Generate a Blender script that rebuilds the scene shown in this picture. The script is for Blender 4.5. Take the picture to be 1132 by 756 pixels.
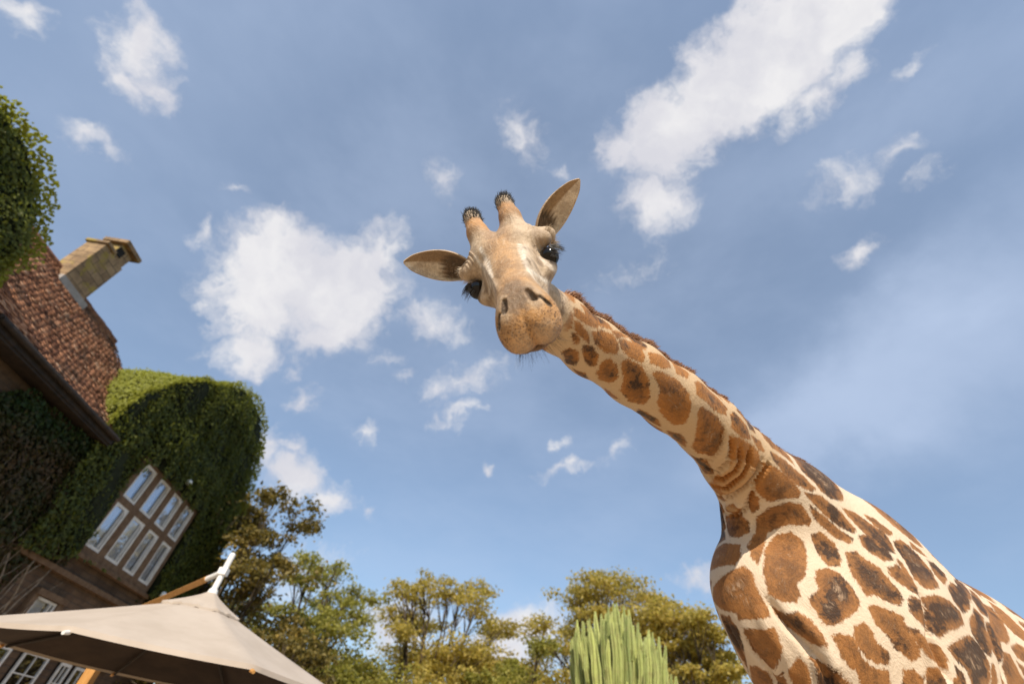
import bpy, bmesh, math, random, os
import numpy as np
from mathutils import Vector, Matrix
from mathutils.bvhtree import BVHTree
random.seed(7)
RNG = np.random.default_rng(11)
PI = math.pi
for _o in list(bpy.data.objects):
    bpy.data.objects.remove(_o, do_unlink=True)
SC = bpy.context.scene
COL = SC.collection
ONLY = os.environ.get('ONLY', '')

# ------------------------------------------------------------------ camera
EYE = np.array([0.0, 0.0, 1.6])
ELEV, ROLL, FPX = math.radians(45.1), math.radians(9.08), 490.0     # FPX: focal length in photo pixels (1132 wide)
cF = np.array([0, math.cos(ELEV), math.sin(ELEV)])
_u0 = np.array([0, -math.sin(ELEV), math.cos(ELEV)]); _r0 = np.array([1.0, 0, 0])
cR = math.cos(ROLL)*_r0 + math.sin(ROLL)*_u0
cU = -math.sin(ROLL)*_r0 + math.cos(ROLL)*_u0
cam_d = bpy.data.cameras.new('camera'); cam = bpy.data.objects.new('camera', cam_d); COL.objects.link(cam)
cam_d.sensor_width = 36.0; cam_d.lens = FPX/1132*36.0
cam_d.clip_start = 0.05; cam_d.clip_end = 5000
M = Matrix((( cR[0], cU[0], -cF[0], EYE[0]), (cR[1], cU[1], -cF[1], EYE[1]), (cR[2], cU[2], -cF[2], EYE[2]), (0, 0, 0, 1)))
cam.matrix_world = M
cam_d.dof.use_dof = True; cam_d.dof.focus_distance = 1.7; cam_d.dof.aperture_fstop = 1.6
SC.camera = cam

def ray(px, py):
    d = cF + cR*(px-566.0)/FPX - cU*(py-378.0)/FPX
    return d
def at(px, py, depth):                    # the place seen at photo pixel (px, py), depth metres along the view axis
    return EYE + ray(px, py)*depth

# ------------------------------------------------------------------ light
SUN_EL, SUN_AZ = math.radians(41), math.radians(181)                # azimuth from +Y towards +X
SUN_DIR = np.array([math.sin(SUN_AZ)*math.cos(SUN_EL), math.cos(SUN_AZ)*math.cos(SUN_EL), math.sin(SUN_EL)])
sd = bpy.data.lights.new('sun', 'SUN'); sun = bpy.data.objects.new('sun', sd); COL.objects.link(sun)
sd.energy = 4.5; sd.angle = math.radians(0.6); sd.color = (1.0, 0.90, 0.76)
sun.rotation_euler = Vector(SUN_DIR).to_track_quat('Z', 'Y').to_euler()
SC.view_settings.view_transform = 'Standard'; SC.view_settings.look = 'None'
SC.view_settings.exposure = 0.36; SC.view_settings.gamma = 1.0; SC.view_settings.use_curve_mapping = False
SC.cycles.use_denoising = True
try: SC.cycles.denoiser = 'OPENIMAGEDENOISE'
except Exception: pass
SC.cycles.max_bounces = 6; SC.cycles.transparent_max_bounces = 8
SC.cycles.caustics_reflective = False; SC.cycles.caustics_refractive = False

# ------------------------------------------------------------------ node helpers
class NT:
    def __init__(s, tree): s.t = tree; s.n = tree.nodes; s.l = tree.links
    def node(s, kind, **kw):
        nd = s.n.new(kind)
        for k, v in kw.items():
            setattr(nd, k, v)
        return nd
    def put(s, sock, v):
        if isinstance(v, bpy.types.NodeSocket): s.l.new(v, sock)
        elif v is not None: sock.default_value = v
    def math(s, op, a, b=None, c=None, clamp=False):
        nd = s.node('ShaderNodeMath', operation=op, use_clamp=clamp)
        s.put(nd.inputs[0], a); s.put(nd.inputs[1], b)
        if c is not None: s.put(nd.inputs[2], c)
        return nd.outputs[0]
    def vmath(s, op, a, b=None, scale=None):
        nd = s.node('ShaderNodeVectorMath', operation=op)
        s.put(nd.inputs[0], a)
        if b is not None: s.put(nd.inputs[1], b)
        if scale is not None: s.put(nd.inputs[3], scale)
        return nd.outputs[1] if op in ('LENGTH', 'DOT_PRODUCT', 'DISTANCE') else nd.outputs[0]
    def mix(s, f, a, b, blend='MIX'):
        nd = s.node('ShaderNodeMix', data_type='RGBA', blend_type=blend)
        s.put(nd.inputs[0], f); s.put(nd.inputs[6], a); s.put(nd.inputs[7], b)
        return nd.outputs[2]
    def ss(s, x, lo, hi, a=0.0, b=1.0):
        nd = s.node('ShaderNodeMapRange', interpolation_type='SMOOTHSTEP')
        s.put(nd.inputs[0], x); s.put(nd.inputs[1], lo); s.put(nd.inputs[2], hi); s.put(nd.inputs[3], a); s.put(nd.inputs[4], b)
        return nd.outputs[0]
    def noise(s, vec, scale, detail=3, rough=0.55, dist=0.0, color=False, kind='FBM'):
        nd = s.node('ShaderNodeTexNoise'); s.put(nd.inputs['Vector'], vec)
        s.put(nd.inputs['Scale'], scale); nd.inputs['Detail'].default_value = detail
        nd.inputs['Roughness'].default_value = rough; nd.inputs['Distortion'].default_value = dist
        return nd.outputs[1] if color else nd.outputs[0]
    def coord(s, which='Object'): return s.node('ShaderNodeTexCoord').outputs[which]
    def attr(s, name, out='Fac'): return s.node('ShaderNodeAttribute', attribute_name=name).outputs[out]
    def bump(s, h, strength=0.4, dist=0.01, normal=None):
        nd = s.node('ShaderNodeBump'); s.put(nd.inputs['Height'], h)
        nd.inputs['Strength'].default_value = strength; nd.inputs['Distance'].default_value = dist
        if normal is not None: s.put(nd.inputs['Normal'], normal)
        return nd.outputs[0]
def rgb(r, g, b): return (r, g, b, 1.0)
def new_mat(name):
    m = bpy.data.materials.new(name); m.use_nodes = True
    t = NT(m.node_tree); bs = m.node_tree.nodes['Principled BSDF']
    return m, t, bs
def mat_var(name, c1, c2, scale=4, rough=0.75, bump=0.3, bdist=0.01, bscale=None, spec=0.3, detail=4, c3=None, stretch=None):
    m, t, bs = new_mat(name)
    v = t.coord()
    if stretch: v = t.vmath('MULTIPLY', v, stretch)
    n = t.noise(v, scale, detail)
    c = t.mix(t.ss(n, 0.32, 0.68), rgb(*c1), rgb(*c2))
    if c3:
        n3 = t.noise(v, scale*0.31, 3); c = t.mix(t.ss(n3, 0.52, 0.7), c, rgb(*c3))
    t.put(bs.inputs['Base Color'], c); bs.inputs['Roughness'].default_value = rough
    bs.inputs['Specular IOR Level'].default_value = spec
    if bump: t.put(bs.inputs['Normal'], t.bump(t.noise(v, bscale or scale*4, 4), bump, bdist))
    return m

# ------------------------------------------------------------------ object helpers
def tag(o, label=None, cat=None, group=None, kind=None):
    if label: o['label'] = label
    if cat: o['category'] = cat
    if group: o['group'] = group
    if kind: o['kind'] = kind
    return o
def empty(name, loc=(0, 0, 0), rz=0.0):
    o = bpy.data.objects.new(name, None); COL.objects.link(o); o.location = loc; o.rotation_euler = (0, 0, rz)
    o.empty_display_size = 0.2
    return o
def link_mesh(name, me, m, parent=None, smooth=False, keep=True):
    if isinstance(m, (list, tuple)):
        for q in m: me.materials.append(q)
    elif m is not None: me.materials.append(m)
    if smooth: me.polygons.foreach_set('use_smooth', np.ones(len(me.polygons), bool))
    o = bpy.data.objects.new(name, me); COL.objects.link(o)
    if parent is not None: o.parent = parent
    return o
def np_mesh(name, V, Fq):
    """V (n,3) array, Fq (m,k) int array of equal-sized faces or list of faces"""
    me = bpy.data.meshes.new(name)
    if isinstance(Fq, np.ndarray):
        n, k = Fq.shape
        me.vertices.add(len(V)); me.vertices.foreach_set('co', np.asarray(V, np.float32).ravel())
        me.loops.add(n*k); me.loops.foreach_set('vertex_index', Fq.astype(np.int32).ravel())
        me.polygons.add(n); me.polygons.foreach_set('loop_start', np.arange(0, n*k, k, dtype=np.int32))
        try: me.polygons.foreach_set('loop_total', np.full(n, k, np.int32))
        except Exception: pass
        me.update(calc_edges=True); me.validate()
    else:
        me.from_pydata([tuple(v) for v in V], [], [tuple(f) for f in Fq]); me.update()
    return me
class MB:
    """collects shapes into one mesh"""
    def __init__(s): s.v = []; s.f = []
    def add(s, vs, fs):
        b = len(s.v); s.v += [tuple(map(float, v)) for v in vs]; s.f += [tuple(i+b for i in f) for f in fs]
    def box(s, c, size, X=(1, 0, 0), Y=(0, 1, 0), Z=(0, 0, 1)):
        c = np.array(c, float); X, Y, Z = [np.array(a, float) for a in (X, Y, Z)]
        hx, hy, hz = [q/2 for q in size]
        vs = [c + sx*hx*X + sy*hy*Y + sz*hz*Z for sx in (-1, 1) for sy in (-1, 1) for sz in (-1, 1)]
        s.add(vs, [(0, 1, 3, 2), (4, 6, 7, 5), (0, 4, 5, 1), (2, 3, 7, 6), (0, 2, 6, 4), (1, 5, 7, 3)])
    def bx(s, x0, x1, y0, y1, z0, z1): s.box(((x0+x1)/2, (y0+y1)/2, (z0+z1)/2), (abs(x1-x0), abs(y1-y0), abs(z1-z0)))
    def tube(s, pts, rad, n=8, cap=True, flat=1.0):
        pts = [np.array(p, float) for p in pts]; m = len(pts)
        if not hasattr(rad, '__len__'): rad = [rad]*m
        up = np.array([0, 0, 1.0]); vs = []; N = None
        for i in range(m):
            t = pts[min(i+1, m-1)] - pts[max(i-1, 0)]; t = t/(np.linalg.norm(t)+1e-9)
            if N is None:
                N = np.cross(t, up) if abs(t[2]) < .9 else np.cross(t, [1.0, 0, 0])
            N = N - t*np.dot(N, t); N /= np.linalg.norm(N)+1e-9; B = np.cross(t, N)
            for k in range(n):
                a = 2*PI*k/n; vs.append(pts[i] + rad[i]*(math.cos(a)*N + flat*math.sin(a)*B))
        fs = [(i*n+k, i*n+(k+1) % n, (i+1)*n+(k+1) % n, (i+1)*n+k) for i in range(m-1) for k in range(n)]
        if cap: fs += [tuple(range(n))[::-1], tuple((m-1)*n+k for k in range(n))]
        s.add(vs, fs)
    def build(s, name, m, parent=None, smooth=False, bevel=0.0):
        me = bpy.data.meshes.new(name); me.from_pydata(s.v, [], s.f); me.update()
        bm = bmesh.new(); bm.from_mesh(me); bmesh.ops.recalc_face_normals(bm, faces=bm.faces[:])
        if bevel: bmesh.ops.bevel(bm, geom=bm.edges[:], offset=bevel, segments=2, affect='EDGES', profile=.6, clamp_overlap=True)
        bm.to_mesh(me); bm.free()
        return link_mesh(name, me, m, parent, smooth)
# ------------------------------------------------------------------ sky with clouds
W = bpy.data.worlds.new('World'); SC.world = W; W.use_nodes = True
wt = NT(W.node_tree); bg = W.node_tree.nodes['Background']
sky = wt.node('ShaderNodeTexSky', sky_type='NISHITA'); sky.sun_disc = False
sky.sun_elevation = SUN_EL; sky.sun_rotation = SUN_AZ; sky.air_density = 1.0; sky.dust_density = .6; sky.ozone_density = 1.6
WS = .12
D0 = wt.vmath('NORMALIZE', wt.coord('Generated'))
wv = wt.noise(D0, 5, 3, .6, color=True); wv2 = wt.noise(D0, 19, 4, .65, color=True)
Dw = wt.vmath('ADD', D0, wt.vmath('SCALE', wt.vmath('SUBTRACT', wv, (.5, .5, .5)), scale=.15))
Dw = wt.vmath('ADD', Dw, wt.vmath('SCALE', wt.vmath('SUBTRACT', wv2, (.5, .5, .5)), scale=.065))
# cumulus and wisps: photo direction, half sizes (in photo pixels), tilt in degrees, weight
CLOUDS = [(868,40,105,54,-35,1.6),(935,5,70,38,-35,1.3),(800,96,80,50,-45,1.6),(735,160,62,52,-40,1.5),(690,170,34,36,0,1.0),(770,135,44,38,-45,1.2),(722,232,45,34,10,.85),(885,98,58,28,-35,.75),(930,70,40,25,-60,.6),
 (325,305,78,58,0,1.7),(392,312,58,52,0,1.5),(290,345,52,44,0,1.4),(275,385,45,22,10,.8),(300,262,34,36,0,.9),(425,290,38,42,0,.9),(370,360,60,34,-15,.9),
 (478,358,42,24,25,.55),(505,425,42,20,-20,.6),(520,458,22,14,0,.55),(478,432,20,16,0,.6),(628,527,36,10,-12,.52),(640,520,14,9,0,.5),(547,519,9,9,0,.5),(585,146,26,34,-30,.52),(494,206,16,26,0,.5),(262,215,18,10,0,.5),
 (158,45,30,60,10,.72),(180,92,24,36,-20,.6),(150,90,24,34,0,.72),(112,146,34,14,25,.62),(30,8,34,26,35,.62),(318,535,42,34,0,.9),(362,552,26,24,0,.75),(296,508,30,30,0,.75),(328,505,20,14,0,.6),(397,559,11,12,0,.5),(402,490,12,17,20,.5),
 (588,690,52,34,0,.9),(560,725,52,34,0,.9),(768,642,30,17,0,.72),(950,281,38,20,-25,.55),(1003,162,26,20,-20,.55),(935,192,58,20,-10,.5),(335,404,12,7,0,.48),(437,414,20,9,-10,.44),(686,492,12,24,0,.4),(620,497,9,9,0,.45),(340,440,24,16,0,.4),(1030,190,24,14,0,.4),(1000,70,22,12,-45,.4),
 (420,395,22,12,0,.42),(500,470,30,12,0,.4),(222,262,14,10,0,.42),(700,300,60,16,-10,.3),(620,190,12,10,0,.4),(450,690,80,40,0,.6),(680,720,160,40,0,.5),(350,640,60,40,0,.45)]
dens = None
for px, py, rx, ry, rot, wgt in CLOUDS:
    c = ray(px, py); L = np.linalg.norm(c); d0 = c/L
    a = math.radians(rot); ex = cR*math.cos(a) - cU*math.sin(a)*1.0
    tu = ex - d0*np.dot(ex, d0); tu /= np.linalg.norm(tu); tv = np.cross(d0, tu)
    # the lens stretches things radially: size measured by rays
    du = np.linalg.norm(np.cross(d0, (lambda q: q/np.linalg.norm(q))(c + ex/FPX*rx)))
    ey = cR*math.sin(a) + cU*math.cos(a); dv = np.linalg.norm(np.cross(d0, (lambda q: q/np.linalg.norm(q))(c + ey/FPX*ry)))
    R3 = Matrix(((tu[0], tv[0], d0[0]), (tu[1], tv[1], d0[1]), (tu[2], tv[2], d0[2])))
    mp = wt.node('ShaderNodeMapping', vector_type='TEXTURE'); wt.put(mp.inputs[0], Dw)
    mp.inputs[1].default_value = tuple(d0); mp.inputs[2].default_value = R3.to_euler(); mp.inputs[3].default_value = (du*1.25, dv*1.25, .5)
    r = wt.vmath('LENGTH', mp.outputs[0])
    v = wt.math('MULTIPLY', wt.math('SUBTRACT', 1.0, r), wgt)
    dens = v if dens is None else wt.math('SMOOTH_MAX', dens, v, .12)
dens = wt.math('MAXIMUM', dens, -.6)
f1 = wt.noise(Dw, 9, 8, .62); f2 = wt.noise(Dw, 34, 6, .65)
dn = wt.math('ADD', dens, wt.math('MULTIPLY', wt.math('SUBTRACT', f1, .5), 1.15)); dn = wt.math('ADD', dn, wt.math('MULTIPLY', wt.math('SUBTRACT', f2, .5), .60))
alpha = wt.ss(dn, .05, .74)
k = 1.0/WS/1.283
shade = wt.ss(wt.noise(Dw, 6, 5, .55), .35, .7)
ccol = wt.mix(shade, rgb(.70*k, .70*k, .76*k), rgb(.88*k, .87*k, .88*k))
base = wt.vmath('MULTIPLY', sky.outputs[0], (.76, .89, .92))
veil = wt.noise(wt.vmath('MULTIPLY', D0, (1, 1, 2.2)), 2.2, 5, .6)
va = wt.ss(veil, .35, .75, .32, .48)
for px, py, rx, ry, rot, wgt in [(1010,420,260,90,-20,.30),(1080,300,200,60,-30,.18),(900,470,180,50,-25,.15),(960,140,260,60,-25,.12),(180,60,260,120,-30,.10)]:
    c = ray(px, py); d0 = c/np.linalg.norm(c); a = math.radians(rot); ex = cR*math.cos(a)-cU*math.sin(a); tu = ex-d0*np.dot(ex, d0); tu /= np.linalg.norm(tu); tv = np.cross(d0, tu)
    R3 = Matrix(((tu[0], tv[0], d0[0]), (tu[1], tv[1], d0[1]), (tu[2], tv[2], d0[2]))); mp = wt.node('ShaderNodeMapping', vector_type='TEXTURE'); wt.put(mp.inputs[0], Dw)
    mp.inputs[1].default_value = tuple(d0); mp.inputs[2].default_value = R3.to_euler(); mp.inputs[3].default_value = (rx/FPX*.8, ry/FPX*.8, .8)
    bl_ = wt.ss(wt.math('ADD', wt.vmath('LENGTH', mp.outputs[0]), wt.math('MULTIPLY', wt.math('SUBTRACT', veil, .5), 1.4)), 0., 1.2, wgt, 0.); va = wt.math('ADD', va, bl_)
skyc = wt.mix(va, base, rgb(.56*k, .67*k, .88*k))
skyc = wt.mix(alpha, skyc, ccol)
wt.put(bg.inputs[0], skyc); bg.inputs[1].default_value = WS
W.cycles.sampling_method = 'MANUAL'; W.cycles.sample_map_resolution = 512
# ================================================================== GIRAFFE
GS = 1.12                                              # the design below is laid out round the eye point, then scaled
def D(px, py, depth): return EYE + ray(px, py)*depth*GS
def G(x, y, z): return EYE + (np.array([x, y, z]) - np.array([0, 0, 1.5]))*GS
def unit(v): v = np.array(v, float); return v/np.linalg.norm(v)

hY = unit(0.078*cR - 0.44*cU - 0.89*cF)                # towards the muzzle
hX = 0.905*cR + 0.41*cU - 0.10*cF; hX = unit(hX - hY*np.dot(hX, hY))   # the animal's left
hZ = np.cross(hY, hX)                                   # out of the forehead
hO = D(565, 297, 1.25)                                  # midway between the eyes
def H(x, y, z): return hO + (hX*x + hY*y + hZ*z)*GS

def cap(p, a, b, ra, rb):                               # tapered capsule
    ba = b-a; t = np.clip(((p-a)@ba)/np.dot(ba, ba), 0, 1)
    return np.linalg.norm(p - a - t[:, None]*ba, axis=1) - (ra+(rb-ra)*t)
def ell(p, c, r, X, Y, Z):
    q = p-c; q = np.stack([q@X/r[0], q@Y/r[1], q@Z/r[2]], 1)
    k0 = np.linalg.norm(q, axis=1); k1 = np.linalg.norm(q/np.array(r), axis=1)
    return k0*(k0-1)/np.maximum(k1, 1e-6)
def smin(a, b, k):
    h = np.clip(0.5+0.5*(b-a)/k, 0, 1); return b+(a-b)*h - k*h*(1-h)
def smax(a, b, k): return -smin(-a, -b, k)

bodyN = unit((0.36, -0.93, 0)); bodyT = unit((0.93, 0.36, 0)); Zup = np.array([0, 0, 1.0])
# torso stations: centre x, y, z, half height, half width
TORSO = [(1.30, 2.14, 2.27, .27, .19), (1.48, 2.17, 2.26, .42, .27), (1.72, 2.21, 2.25, .52, .325), (2.0, 2.30, 2.20, .575, .36), (2.5, 2.45, 2.06, .49, .36),
         (3.0, 2.63, 1.88, .34, .33), (3.4, 2.78, 1.88, .31, .32), (3.62, 2.86, 1.88, .26, .24)]
# neck stations: photo point of the centre line, depth, radius
NECK = [(598, 335, 1.42, .070), (618, 358, 1.52, .093), (654, 384, 1.63, .100), (701, 413, 1.77, .120), (743, 442, 1.91, .134), (784, 473, 2.05, .142), (818, 512, 2.19, .172), (862, 562, 2.32, .27), (915, 618, 2.45, .36)]
NK = [(D(a, b, c), r*GS) for a, b, c, r in NECK]
TK = [(G(x, y, z), a*GS, b*GS) for x, y, z, a, b in TORSO]
def leg_pts(side, front):
    s = bodyN*side
    if front:
        base = np.array([1.74, 2.22]) + s[:2]*.20
        f = lambda dx, z, r: (G(base[0]+dx*bodyT[0], base[1]+dx*bodyT[1], z), r*GS)
        return [f(.06, 2.25, .20), f(-.02, 1.85, .155), f(.03, 1.55, .11), f(-.01, 1.18, .078), f(-.015, .98, .068), f(0, .9, .062), f(.0, .55, .042), f(0, .32, .042), f(0, .25, .05), f(-.03, .16, .05), f(-.05, .10, .062)]
    base = np.array([3.38, 2.77]) + s[:2]*.19
    f = lambda dx, z, r: (G(base[0]+dx*bodyT[0], base[1]+dx*bodyT[1], z), r*GS)
    return [f(.02, 1.90, .21), f(-.10, 1.75, .19), f(-.10, 1.5, .12), f(.08, 1.15, .07), f(.16, .98, .06), f(.14, .85, .052), f(.08, .5, .042), f(.06, .3, .044), f(.05, .24, .052), f(.02, .16, .05), f(0, .10, .062)]
LEGS = [leg_pts(1, True), leg_pts(-1, True), leg_pts(1, False), leg_pts(-1, False)]
headC = hO; headR = 0.62*GS

def sdf_head(p):
    q = (p-hO)/GS; x = q@hX; y = q@hY; z = q@hZ
    ax = np.abs(x); P = np.stack([ax, y, z], 1); I = np.eye(3)
    e = lambda c, r: ell(P, np.array(c), r, I[0], I[1], I[2])
    c = lambda a, b, ra, rb: cap(P, np.array(a, float), np.array(b, float), ra, rb)
    d = e((0, -.085, -.02), (.088, .115, .085))                        # cranium
    d = smin(d, e((0, .02, .018), (.072, .12, .055)), .05)             # forehead
    d = smin(d, e((0, .12, .005), (.052, .15, .048)), .05)             # nose bridge
    d = smin(d, e((.03, .02, -.045), (.060, .12, .055)), .05)          # cheeks
    d = smin(d, c((.025, -.08, -.09), (.018, .22, -.075), .05, .03), .04)   # jaw
    d = smin(d, e((.0, .265, -.022), (.062, .085, .052)), .05)         # muzzle
    d = smin(d, e((.027, .305, -.045), (.047, .066, .053)), .03)       # upper lip
    d = smin(d, e((.0, .282, -.092), (.036, .045, .022)), .012)          # lower lip
    d = smin(d, c((.045, -.035, .042), (.116, -.038, .028), .034, .024), .030)         # brow
    d = smin(d, e((.090, .015, -.035), (.032, .055, .026)), .025)          # below the eye
    d = smax(d, -e((.134, .006, -.012), (.030, .036, .019)), .008)     # eye opening
    d = smin(d, c((.046, -.080, .045), (.054, -.145, .098), .046, .033), .045)  # horn base
    d = smin(d, c((.054, -.145, .098), (.055, -.196, .138), .029, .0255), .015)
    d = smin(d, e((0, -.055, .058), (.05, .06, .02)), .04)             # bump between the horns
    d = smin(d, c((.070, -.085, .03), (.134, -.114, .012), .038, .026), .03)   # ear root
    for k in range(4):                                                 # skin folds at the ear root
        u = ax-.088-.010*k+.25*(y+.05)
        d = d - .0026*np.exp(-(u/.0032)**2)*np.exp(-((y+.06)/.05)**2)*(z > .0)
    # nostrils: comma slits with a raised rim, and the flare below them
    d = d - .006*np.exp(-(((ax-.036)/.018)**2 + ((y-.285)/.030)**2))*(z > -.05)
    d = smax(d, -cap(P, np.array([.028, .292, .030]), np.array([.034, .313, .014]), .0062, .0095), .005)
    d = smax(d, -cap(P, np.array([.050, .308, .010]), np.array([.060, .321, -.008]), .0050, .0088), .005)
    # mouth line
    d = d + .005*np.exp(-((z+.084+.10*(y-.33)**2)/.006)**2)*(y > .16)
    # veins and facial ridges
    d = d - .0055*np.exp(-((ax-.052+.25*(y-.12)*.5)/.009)**2)*np.clip((y+.0)/.06, 0, 1)*np.clip((.24-y)/.05, 0, 1)*(z > -.04)
    d = d + .005*np.exp(-((ax-.070+.12*(y-.1))/.010)**2)*np.clip((y-.02)/.06, 0, 1)*np.clip((.22-y)/.05, 0, 1)
    return d*GS

def sdf_body(p):
    d = np.full(len(p), 9.0)
    for (c0, a0, b0), (c1, a1, b1) in zip(TK[:-1], TK[1:]):
        ba = c1-c0; t = np.clip(((p-c0)@ba)/np.dot(ba, ba), 0, 1)
        q = p - c0 - t[:, None]*ba; a = a0+(a1-a0)*t; b = b0+(b1-b0)*t
        n = q@bodyN; v = q@Zup; w = q@bodyT
        e = (np.sqrt((v/a)**2+(n/b)**2+(w/b)**2)-1)*np.minimum(a, b)
        d = smin(d, e, .12)
    # shoulder blade and haunch
    for s in (1, -1):
        d = smin(d, ell(p, G(1.83, 2.25, 2.30)+bodyN*s*.25*GS, (.30*GS, .13*GS, .42*GS), bodyT, bodyN, Zup), .10)
        d = smin(d, ell(p, G(1.50, 2.17, 2.12)+bodyN*s*.13*GS, (.20*GS, .15*GS, .27*GS), bodyT, bodyN, Zup), .10)
    def near(pts, r):
        pts = np.array(pts); return np.nonzero(((p > pts.min(0)-r) & (p < pts.max(0)+r)).all(1))[0]
    m = near([c for c, r in NK], .75)
    if len(m):
        pm_ = p[m]; n = np.full(len(m), 9.0)
        for (c0, r0), (c1, r1) in zip(NK[:-1], NK[1:]): n = smin(n, cap(pm_, c0, c1, r0, r1), .05)
        d[m] = smin(d[m], n, .14)
    for L in LEGS:
        m = near([c for c, r in L], .45)
        if not len(m): continue
        pm_ = p[m]; l = np.full(len(m), 9.0)
        for (c0, r0), (c1, r1) in zip(L[:-1], L[1:]): l = smin(l, cap(pm_, c0, c1, r0, r1), .03)
        hoof = L[-1][0]
        l = smin(l, ell(pm_, hoof+np.array([0, 0, -.045]), (.085, .075, .065), bodyT, bodyN, Zup), .03)
        d[m] = smin(d[m], l, .08)
    tl = [G(3.78, 2.93, 2.08), G(3.95, 2.98, 1.88), G(3.96, 2.99, 1.5), G(3.95, 2.99, 1.25)]
    m = near(tl, .4)
    if len(m):
      for a, b, r0, r1 in ((tl[0], tl[1], .05, .028), (tl[1], tl[2], .028, .018), (tl[2], tl[3], .018, .015)):
        d[m] = smin(d[m], cap(p[m], a, b, r0, r1), .04)
    return d
def sdf(p):
    p = np.asarray(p, float); d = np.empty(len(p))
    for i in range(0, len(p), 200000):
        q = p[i:i+200000]; b = sdf_body(q)
        near = np.linalg.norm(q-headC, axis=1) < headR
        if near.any():
            b[near] = smin(b[near], sdf_head(q[near]), .045)
        d[i:i+200000] = b
    return d

def surface_nets(f, lo, hi, h, step=6):
    n = np.ceil((hi-lo)/(h*step)).astype(int)
    nc = n+1
    cg = np.stack(np.meshgrid(*[lo[i]+h*step*np.arange(nc[i]) for i in range(3)], indexing='ij'), -1)
    C = f(cg.reshape(-1, 3)).reshape(nc)
    N = n*step+1
    Fv = np.full(N, 1.0, np.float32)
    # fine cells of every coarse cell the surface may cross
    cell = np.stack([C[i:i+n[0], j:j+n[1], k:k+n[2]] for i in (0, 1) for j in (0, 1) for k in (0, 1)], 0)
    act = np.abs(cell).min(0) < h*step*1.3
    ins = (cell.max(0) < 0) & ~act
    for (i, j, k) in np.argwhere(ins): Fv[i*step:(i+1)*step+1, j*step:(j+1)*step+1, k*step:(k+1)*step+1] = -1
    mask = np.zeros(N, bool)
    for (i, j, k) in np.argwhere(act): mask[i*step:(i+1)*step+1, j*step:(j+1)*step+1, k*step:(k+1)*step+1] = True
    idx = np.argwhere(mask)
    Fv[mask] = f(lo + idx*h)
    s = Fv < 0
    cs = sum(s[i:i+N[0]-1, j:j+N[1]-1, k:k+N[2]-1].astype(np.int8) for i in (0, 1) for j in (0, 1) for k in (0, 1))
    ac = np.argwhere((cs > 0) & (cs < 8))
    vid = np.full(N-1, -1, np.int32); vid[tuple(ac.T)] = np.arange(len(ac))
    acc = np.zeros((len(ac), 3)); cnt = np.zeros(len(ac))
    cor = [(i, j, k) for i in (0, 1) for j in (0, 1) for k in (0, 1)]
    for a in cor:
        for ax in range(3):
            if a[ax]: continue
            b = list(a); b[ax] = 1
            fa = Fv[tuple((ac+a).T)]; fb = Fv[tuple((ac+b).T)]
            m = (fa < 0) != (fb < 0)
            t = np.where(m, fa/np.where(m, fa-fb, 1), 0)
            pos = np.array(a)+0.0; q = np.repeat(pos[None], len(ac), 0); q[:, ax] += t
            acc[m] += q[m]; cnt[m] += 1
    V = lo + (ac + acc/cnt[:, None])*h
    quads = []
    for ax in range(3):
        o1, o2 = [q for q in range(3) if q != ax]
        sl = [slice(None)]*3; sh = [slice(None)]*3; sl[ax] = slice(0, -1); sh[ax] = slice(1, None)
        e = np.argwhere(s[tuple(sl)] != s[tuple(sh)])
        e = e[(e[:, o1] > 0) & (e[:, o2] > 0) & (e[:, o1] < N[o1]-1) & (e[:, o2] < N[o2]-1)]
        flip = s[tuple(e.T)]
        c = []
        for d1, d2 in ((0, 0), (1, 0), (1, 1), (0, 1)):
            q = e.copy(); q[:, o1] -= d1; q[:, o2] -= d2; c.append(vid[tuple(q.T)])
        Q = np.stack(c, 1)
        if ax == 1: flip = ~flip
        Q[~flip] = Q[~flip][:, ::-1]
        quads.append(Q)
    return V, np.concatenate(quads)

def grad(f, p, e=.0015):
    g = np.zeros_like(p)
    for o in ((1, -1, -1), (-1, 1, -1), (-1, -1, 1), (1, 1, 1)):
        o = np.array(o, float); g += f(p+o*e)[:, None]*o/(4*e)
    return g
def project(p, it=3):
    for _ in range(it):
        d = sdf(p); g = grad(sdf, p); g2 = np.maximum((g*g).sum(1), .2)
        p = p - np.clip(d/g2, -.02, .02)[:, None]*g
    return p

def refine(me, sel):
    bm = bmesh.new(); bm.from_mesh(me); bm.faces.ensure_lookup_table()
    fc = np.empty(len(me.polygons)*3); me.polygons.foreach_get('center', fc); fc = fc.reshape(-1, 3)
    m = sel(fc); es = set()
    for i in np.nonzero(m)[0]:
        for e in bm.faces[i].edges: es.add(e)
    bmesh.ops.subdivide_edges(bm, edges=list(es), cuts=1, use_grid_fill=True)
    bm.to_mesh(me); bm.free(); me.update()
def get_co(me):
    a = np.empty(len(me.vertices)*3, np.float32); me.vertices.foreach_get('co', a); return a.reshape(-1, 3).astype(float)

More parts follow.
